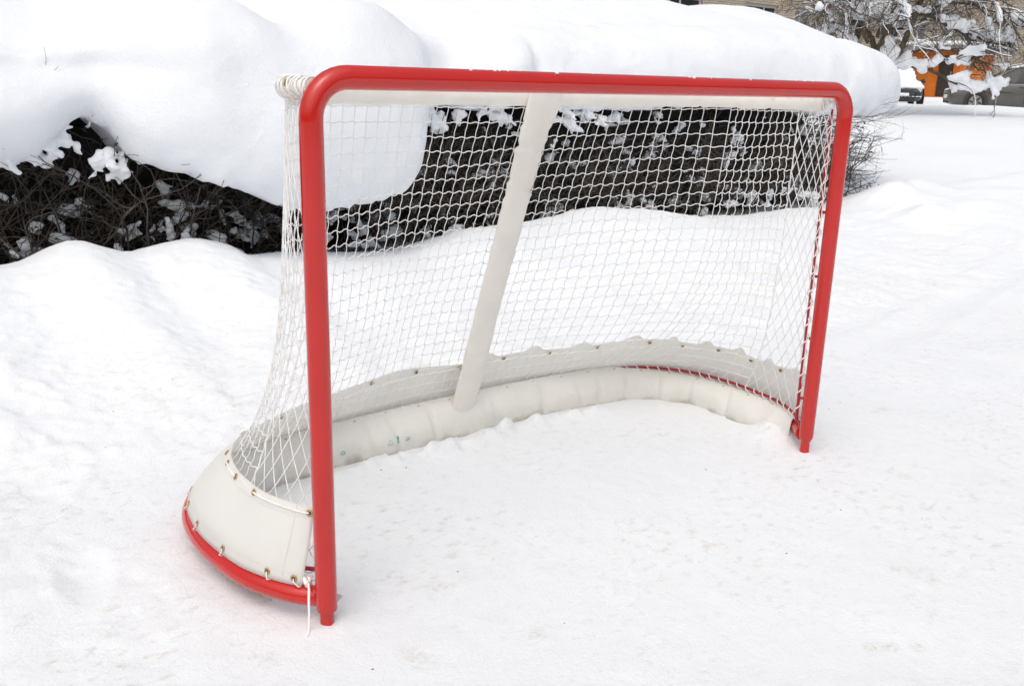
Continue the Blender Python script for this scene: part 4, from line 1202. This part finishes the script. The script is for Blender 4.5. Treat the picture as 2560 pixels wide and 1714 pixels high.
# boughs: chosen roughly as they spread in the photograph, both ways from the trunk
bough_def = [((.2, 1.9), (.9, .5, .35), 2.6, .10, .040), ((.4, 2.6), (.8, .2, .6), 3.0, .15, .04), ((-.42, 1.6), (-.9, -.2, .35), 1.1, .10, .035), ((-.35, 1.9), (-1, .3, .35), 1.3, .12, .035),
             ((-.5, 2.4), (-.9, -.3, .5), 1.4, .14, .035), ((.1, 2.1), (.2, -1, .5), 1.8, .13, .03), ((.0, 2.1), (.1, 1, .5), 2.0, .13, .035), ((.6, 3.0), (.5, -.6, .5), 2.4, .15, .03),
             ((-.7, 2.9), (-.6, .5, .5), 1.5, .15, .03), ((.9, 2.6), (1, -.5, .3), 2.4, .13, .03)]
explicit = [([(-.05, 1.62), (.2, 1.74), (.45, 1.78), (.8, 1.76), (1.15, 1.68), (1.6, 1.50), (2.1, 1.34), (2.6, 1.26), (3.0, 1.3)], .050), ([(.0, 2.35), (.4, 2.68), (.9, 2.72), (1.5, 2.52), (2.2, 2.30), (2.9, 2.15)], .045),
            ([(.0, 2.3), (.2, 2.7), (.45, 3.1), (.9, 3.5)], .045), ([(-.2, 2.2), (-.5, 2.68), (-.8, 2.85), (-1.1, 2.85), (-1.4, 2.75)], .04), ([(.9, 2.72), (1.2, 2.95), (1.8, 3.0), (2.6, 2.75), (3.2, 2.5)], .03),
            ([(.45, 1.78), (.9, 2.05), (1.5, 2.1), (2.2, 1.9), (2.8, 1.75)], .03), ([(1.15, 1.68), (1.35, 1.9), (1.9, 1.85), (2.5, 1.6)], .022)]
boughs, bl1, bl2, bl3 = [], [], [], []
for (a, z), (da, db, dz), Lb, dr_, r0 in bough_def:
    P = poly(loc3(a, 0, z), RR * da + FF * db + np.array([0, 0, dz]), Lb, 14, .14, dr_)
    boughs.append(P); mb.tube(P, np.linspace(r0, .012, 14), 7)
for pts_, r0 in explicit:
    P = spline([loc3(a, -.1 + .05 * math.sin(3 * a), z - TZ) for a, z in pts_], n=14) + rng.normal(0, .018, (14, 3))
    boughs.append(P); mb.tube(P, np.linspace(r0, .012, 14), 7)
link('trunk', mb.mesh('trunk'), M_BARK, tree)
B0 = np.array(boughs)
n1 = 330
s1, d1 = pick(B0, n1, .12, 1)
d1 /= np.linalg.norm(d1, axis=1, keepdims=True)
L1 = walk(s1, d1 * .7 + rng.normal(0, .55, (n1, 3)) + np.array([0, 0, .05]), rng.uniform(.5, 1.3, n1), 8, .20, .10)
low = (L1[:, -1, 2] < 1.30) & (rng.uniform(size=n1) < .75)
aa = (L1[:, -1] @ RR); low |= (aa > .2) & (aa < 2.0) & (L1[:, -1, 2] + TZ < 2.35) & (rng.uniform(size=n1) < .6)
low |= (aa < -1.15) & (rng.uniform(size=n1) < .75)
L1 = L1[~low]; n1 = len(L1)
n2_ = 1700
s2, d2 = pick(L1, n2_, .15, 1); d2 /= np.linalg.norm(d2, axis=1, keepdims=True) + 1e-9
L2_ = walk(s2, d2 * .8 + rng.normal(0, .6, (n2_, 3)), rng.uniform(.25, .75, n2_), 6, .20, .10)
low = (L2_[:, -1, 2] < 1.15) & (rng.uniform(size=n2_) < .7)
aa = (L2_[:, -1] @ RR); low |= (aa > .2) & (aa < 1.9) & (L2_[:, -1, 2] + TZ < 2.3) & (rng.uniform(size=n2_) < .65)
low |= (rng.uniform(size=n2_) < .22)
L2_ = L2_[~low]; n2_ = len(L2_)
n3_ = 3600
s3, d3 = pick(L2_, n3_, .2, 1); d3 /= np.linalg.norm(d3, axis=1, keepdims=True) + 1e-9
L3 = walk(s3, d3 * .8 + rng.normal(0, .55, (n3_, 3)), rng.uniform(.12, .40, n3_), 5, .18, .06)
V, F = joined([tubes_np(L1, tap(n1, 8, .013, .006), 4), tubes_np(L2_, tap(n2_, 6, .0062, .0035), 3), tubes_np(L3, tap(n3_, 5, .0038, .0022), 3)])
link('branches', mesh_from('branches', V, F), M_TREETWIG, tree)
ks = rng.uniform(size=n1) < .40; k2 = rng.uniform(size=n2_) < .14
Pa = L1[ks] + np.array([0, 0, .012]); Pb = L2_[k2] + np.array([0, 0, .007])
V, F = joined([tubes_np(Pa, tap(len(Pa), 8, .016, .008), 5), tubes_np(Pb, tap(len(Pb), 6, .009, .005), 5)])
o = link('branch_snow', mesh_from('branch_snow', V, F), M_CLUMP, tree); o['kind'] = 'stuff'
cs, rs = [], []
for P in boughs:
    r = .0
    for k in range(1, 13):
        if rng.uniform() < .33:
            w = rng.uniform(.05, .12) * (1 - .03 * k)
            for f in np.linspace(0, 1, 4, endpoint=False):
                p = P[k] * (1 - f) + P[k + 1] * f
                cs.append(p + np.array([0, 0, w * .55]) + rng.normal(0, .03, 3)); rs.append(w * rng.uniform(.8, 1.25))
for i in range(n1):
    if rng.uniform() < .20:
        k0_ = rng.integers(0, 4); w = rng.uniform(.04, .10)
        for k in range(k0_, k0_ + 3):
            for f in (0, .5):
                cs.append(L1[i, k] * (1 - f) + L1[i, k + 1] * f + np.array([0, 0, w * .5])); rs.append(w * rng.uniform(.7, 1.2))
for i in range(0, n2_, 15):
    cs.append(L2_[i, 2] + np.array([0, 0, .02])); rs.append(rng.uniform(.025, .055))
# big loads in the crotches and slabs on the low boughs (a along the yard, z above ground level, half sizes)
for (a, z, ha, hz, tilt, n) in [(-.48, 2.83, .20, .15, 0, 16), (0, 2.86, .20, .24, 0, 20), (.38, 2.85, .17, .14, .2, 13), (.85, 2.9, .12, .10, 0, 9), (1.55, 2.63, .34, .10, -.25, 20), (2.3, 2.40, .38, .11, -.15, 22),
                                (.25, 2.10, .15, .18, -.5, 14), (.80, 1.85, .34, .09, -.05, 24), (.62, 1.74, .07, .08, 0, 5), (1.02, 1.74, .09, .10, 0, 8), (2.0, 1.46, .38, .13, -.12, 26), (2.55, 1.50, .25, .10, 0, 12), (-.75, 2.45, .2, .09, 0, 9), (2.15, 1.36, .12, .08, 0, 5), (-.95, 2.95, .2, .1, 0, 9), (2.9, 2.7, .3, .1, -.1, 12)]:
    for _ in range(n):
        u_ = rng.uniform(-1, 1); c_b = rng.uniform(-.12, .12)
        cs.append(loc3(a + u_ * ha, c_b - .1, z - TZ + u_ * ha * tilt + rng.uniform(-1, 1) * hz * math.sqrt(max(.05, 1 - u_ * u_)))); rs.append(min(ha, hz) * rng.uniform(.35, .75) + .02)
V, F = blobs(np.array(cs), np.array(rs), flat=.85)
sm_ = remesh((V, F), .032, 2, 'snow_load')
def islands(me, name, m, parent, keep=40):
    n = len(me.vertices); F = np.zeros(len(me.loops), np.int32); me.loops.foreach_get('vertex_index', F)
    co = np.zeros(n * 3, np.float32); me.vertices.foreach_get('co', co); co = co.reshape(-1, 3)
    ls = np.zeros(len(me.polygons), np.int32); lt = ls.copy(); me.polygons.foreach_get('loop_start', ls); me.polygons.foreach_get('loop_total', lt)
    lab = np.arange(n); E_ = np.zeros(len(me.edges) * 2, np.int32); me.edges.foreach_get('vertices', E_); E_ = E_.reshape(-1, 2)
    while True:
        l2 = lab.copy(); m_ = np.minimum(lab[E_[:, 0]], lab[E_[:, 1]])
        np.minimum.at(l2, E_[:, 0], m_); np.minimum.at(l2, E_[:, 1], m_); l2 = l2[l2]
        if (l2 == lab).all(): break
        lab = l2
    pl_ = lab[F[ls]]
    big = sorted(((int((pl_ == u).sum()), int(u)) for u in np.unique(pl_)), reverse=True)[:keep]
    for _, u in big:
        fs = [tuple(F[a:a + b]) for a, b in zip(ls[pl_ == u], lt[pl_ == u])]
        used = np.unique(np.concatenate([np.array(f) for f in fs])); mp = {int(v): i for i, v in enumerate(used)}
        link(name, mesh_from(name, co[used], [tuple(mp[int(v)] for v in f) for f in fs]), m, parent)
islands(sm_, 'snow_load', M_CLUMP, tree)

# ------------------------------------------------------------------ unseen dark wood, added behind the camera to darken the pipes' reflections
cs, fs, n = [], [], 0
V0 = []
for k in range(34):
    ang_ = math.radians(120 + k * 6.6 + rng.uniform(-2, 2)); dd = rng.uniform(24, 32)
    cx_, cy_ = CAM[0] + dd * math.sin(ang_), CAM[1] + dd * math.cos(ang_)
    h = rng.uniform(5, 8); r = rng.uniform(1.7, 2.6)
    for tier in range(7):
        z0_ = .3 + h * tier / 7.6; rr_ = r * (1 - tier / 7.5)
        m = 26
        a = np.arange(m) * 2 * PI / m
        ro = rr_ * (1 + .25 * (np.arange(m) % 2) + rng.uniform(-.15, .15, m))
        ring = np.column_stack([cx_ + ro * np.cos(a), cy_ + ro * np.sin(a), z0_ - .25 * ro + 0 * a])
        V0.append(ring); V0.append(np.array([[cx_, cy_, z0_ + h / 5.0]]))
        for j in range(m): fs.append((n + j, n + (j + 1) % m, n + m))
        n += m + 1
wood = link('added_reflection_wood', mesh_from('added_reflection_wood', np.concatenate(V0), np.array(fs), False), simple('added_wood_needles', (.02, .03, .018), rough=.9, var=.4, scale=3))
wood['kind'] = 'stuff'; wood['label'] = 'unseen dark spruce wood added behind the viewer for the pipes to reflect'
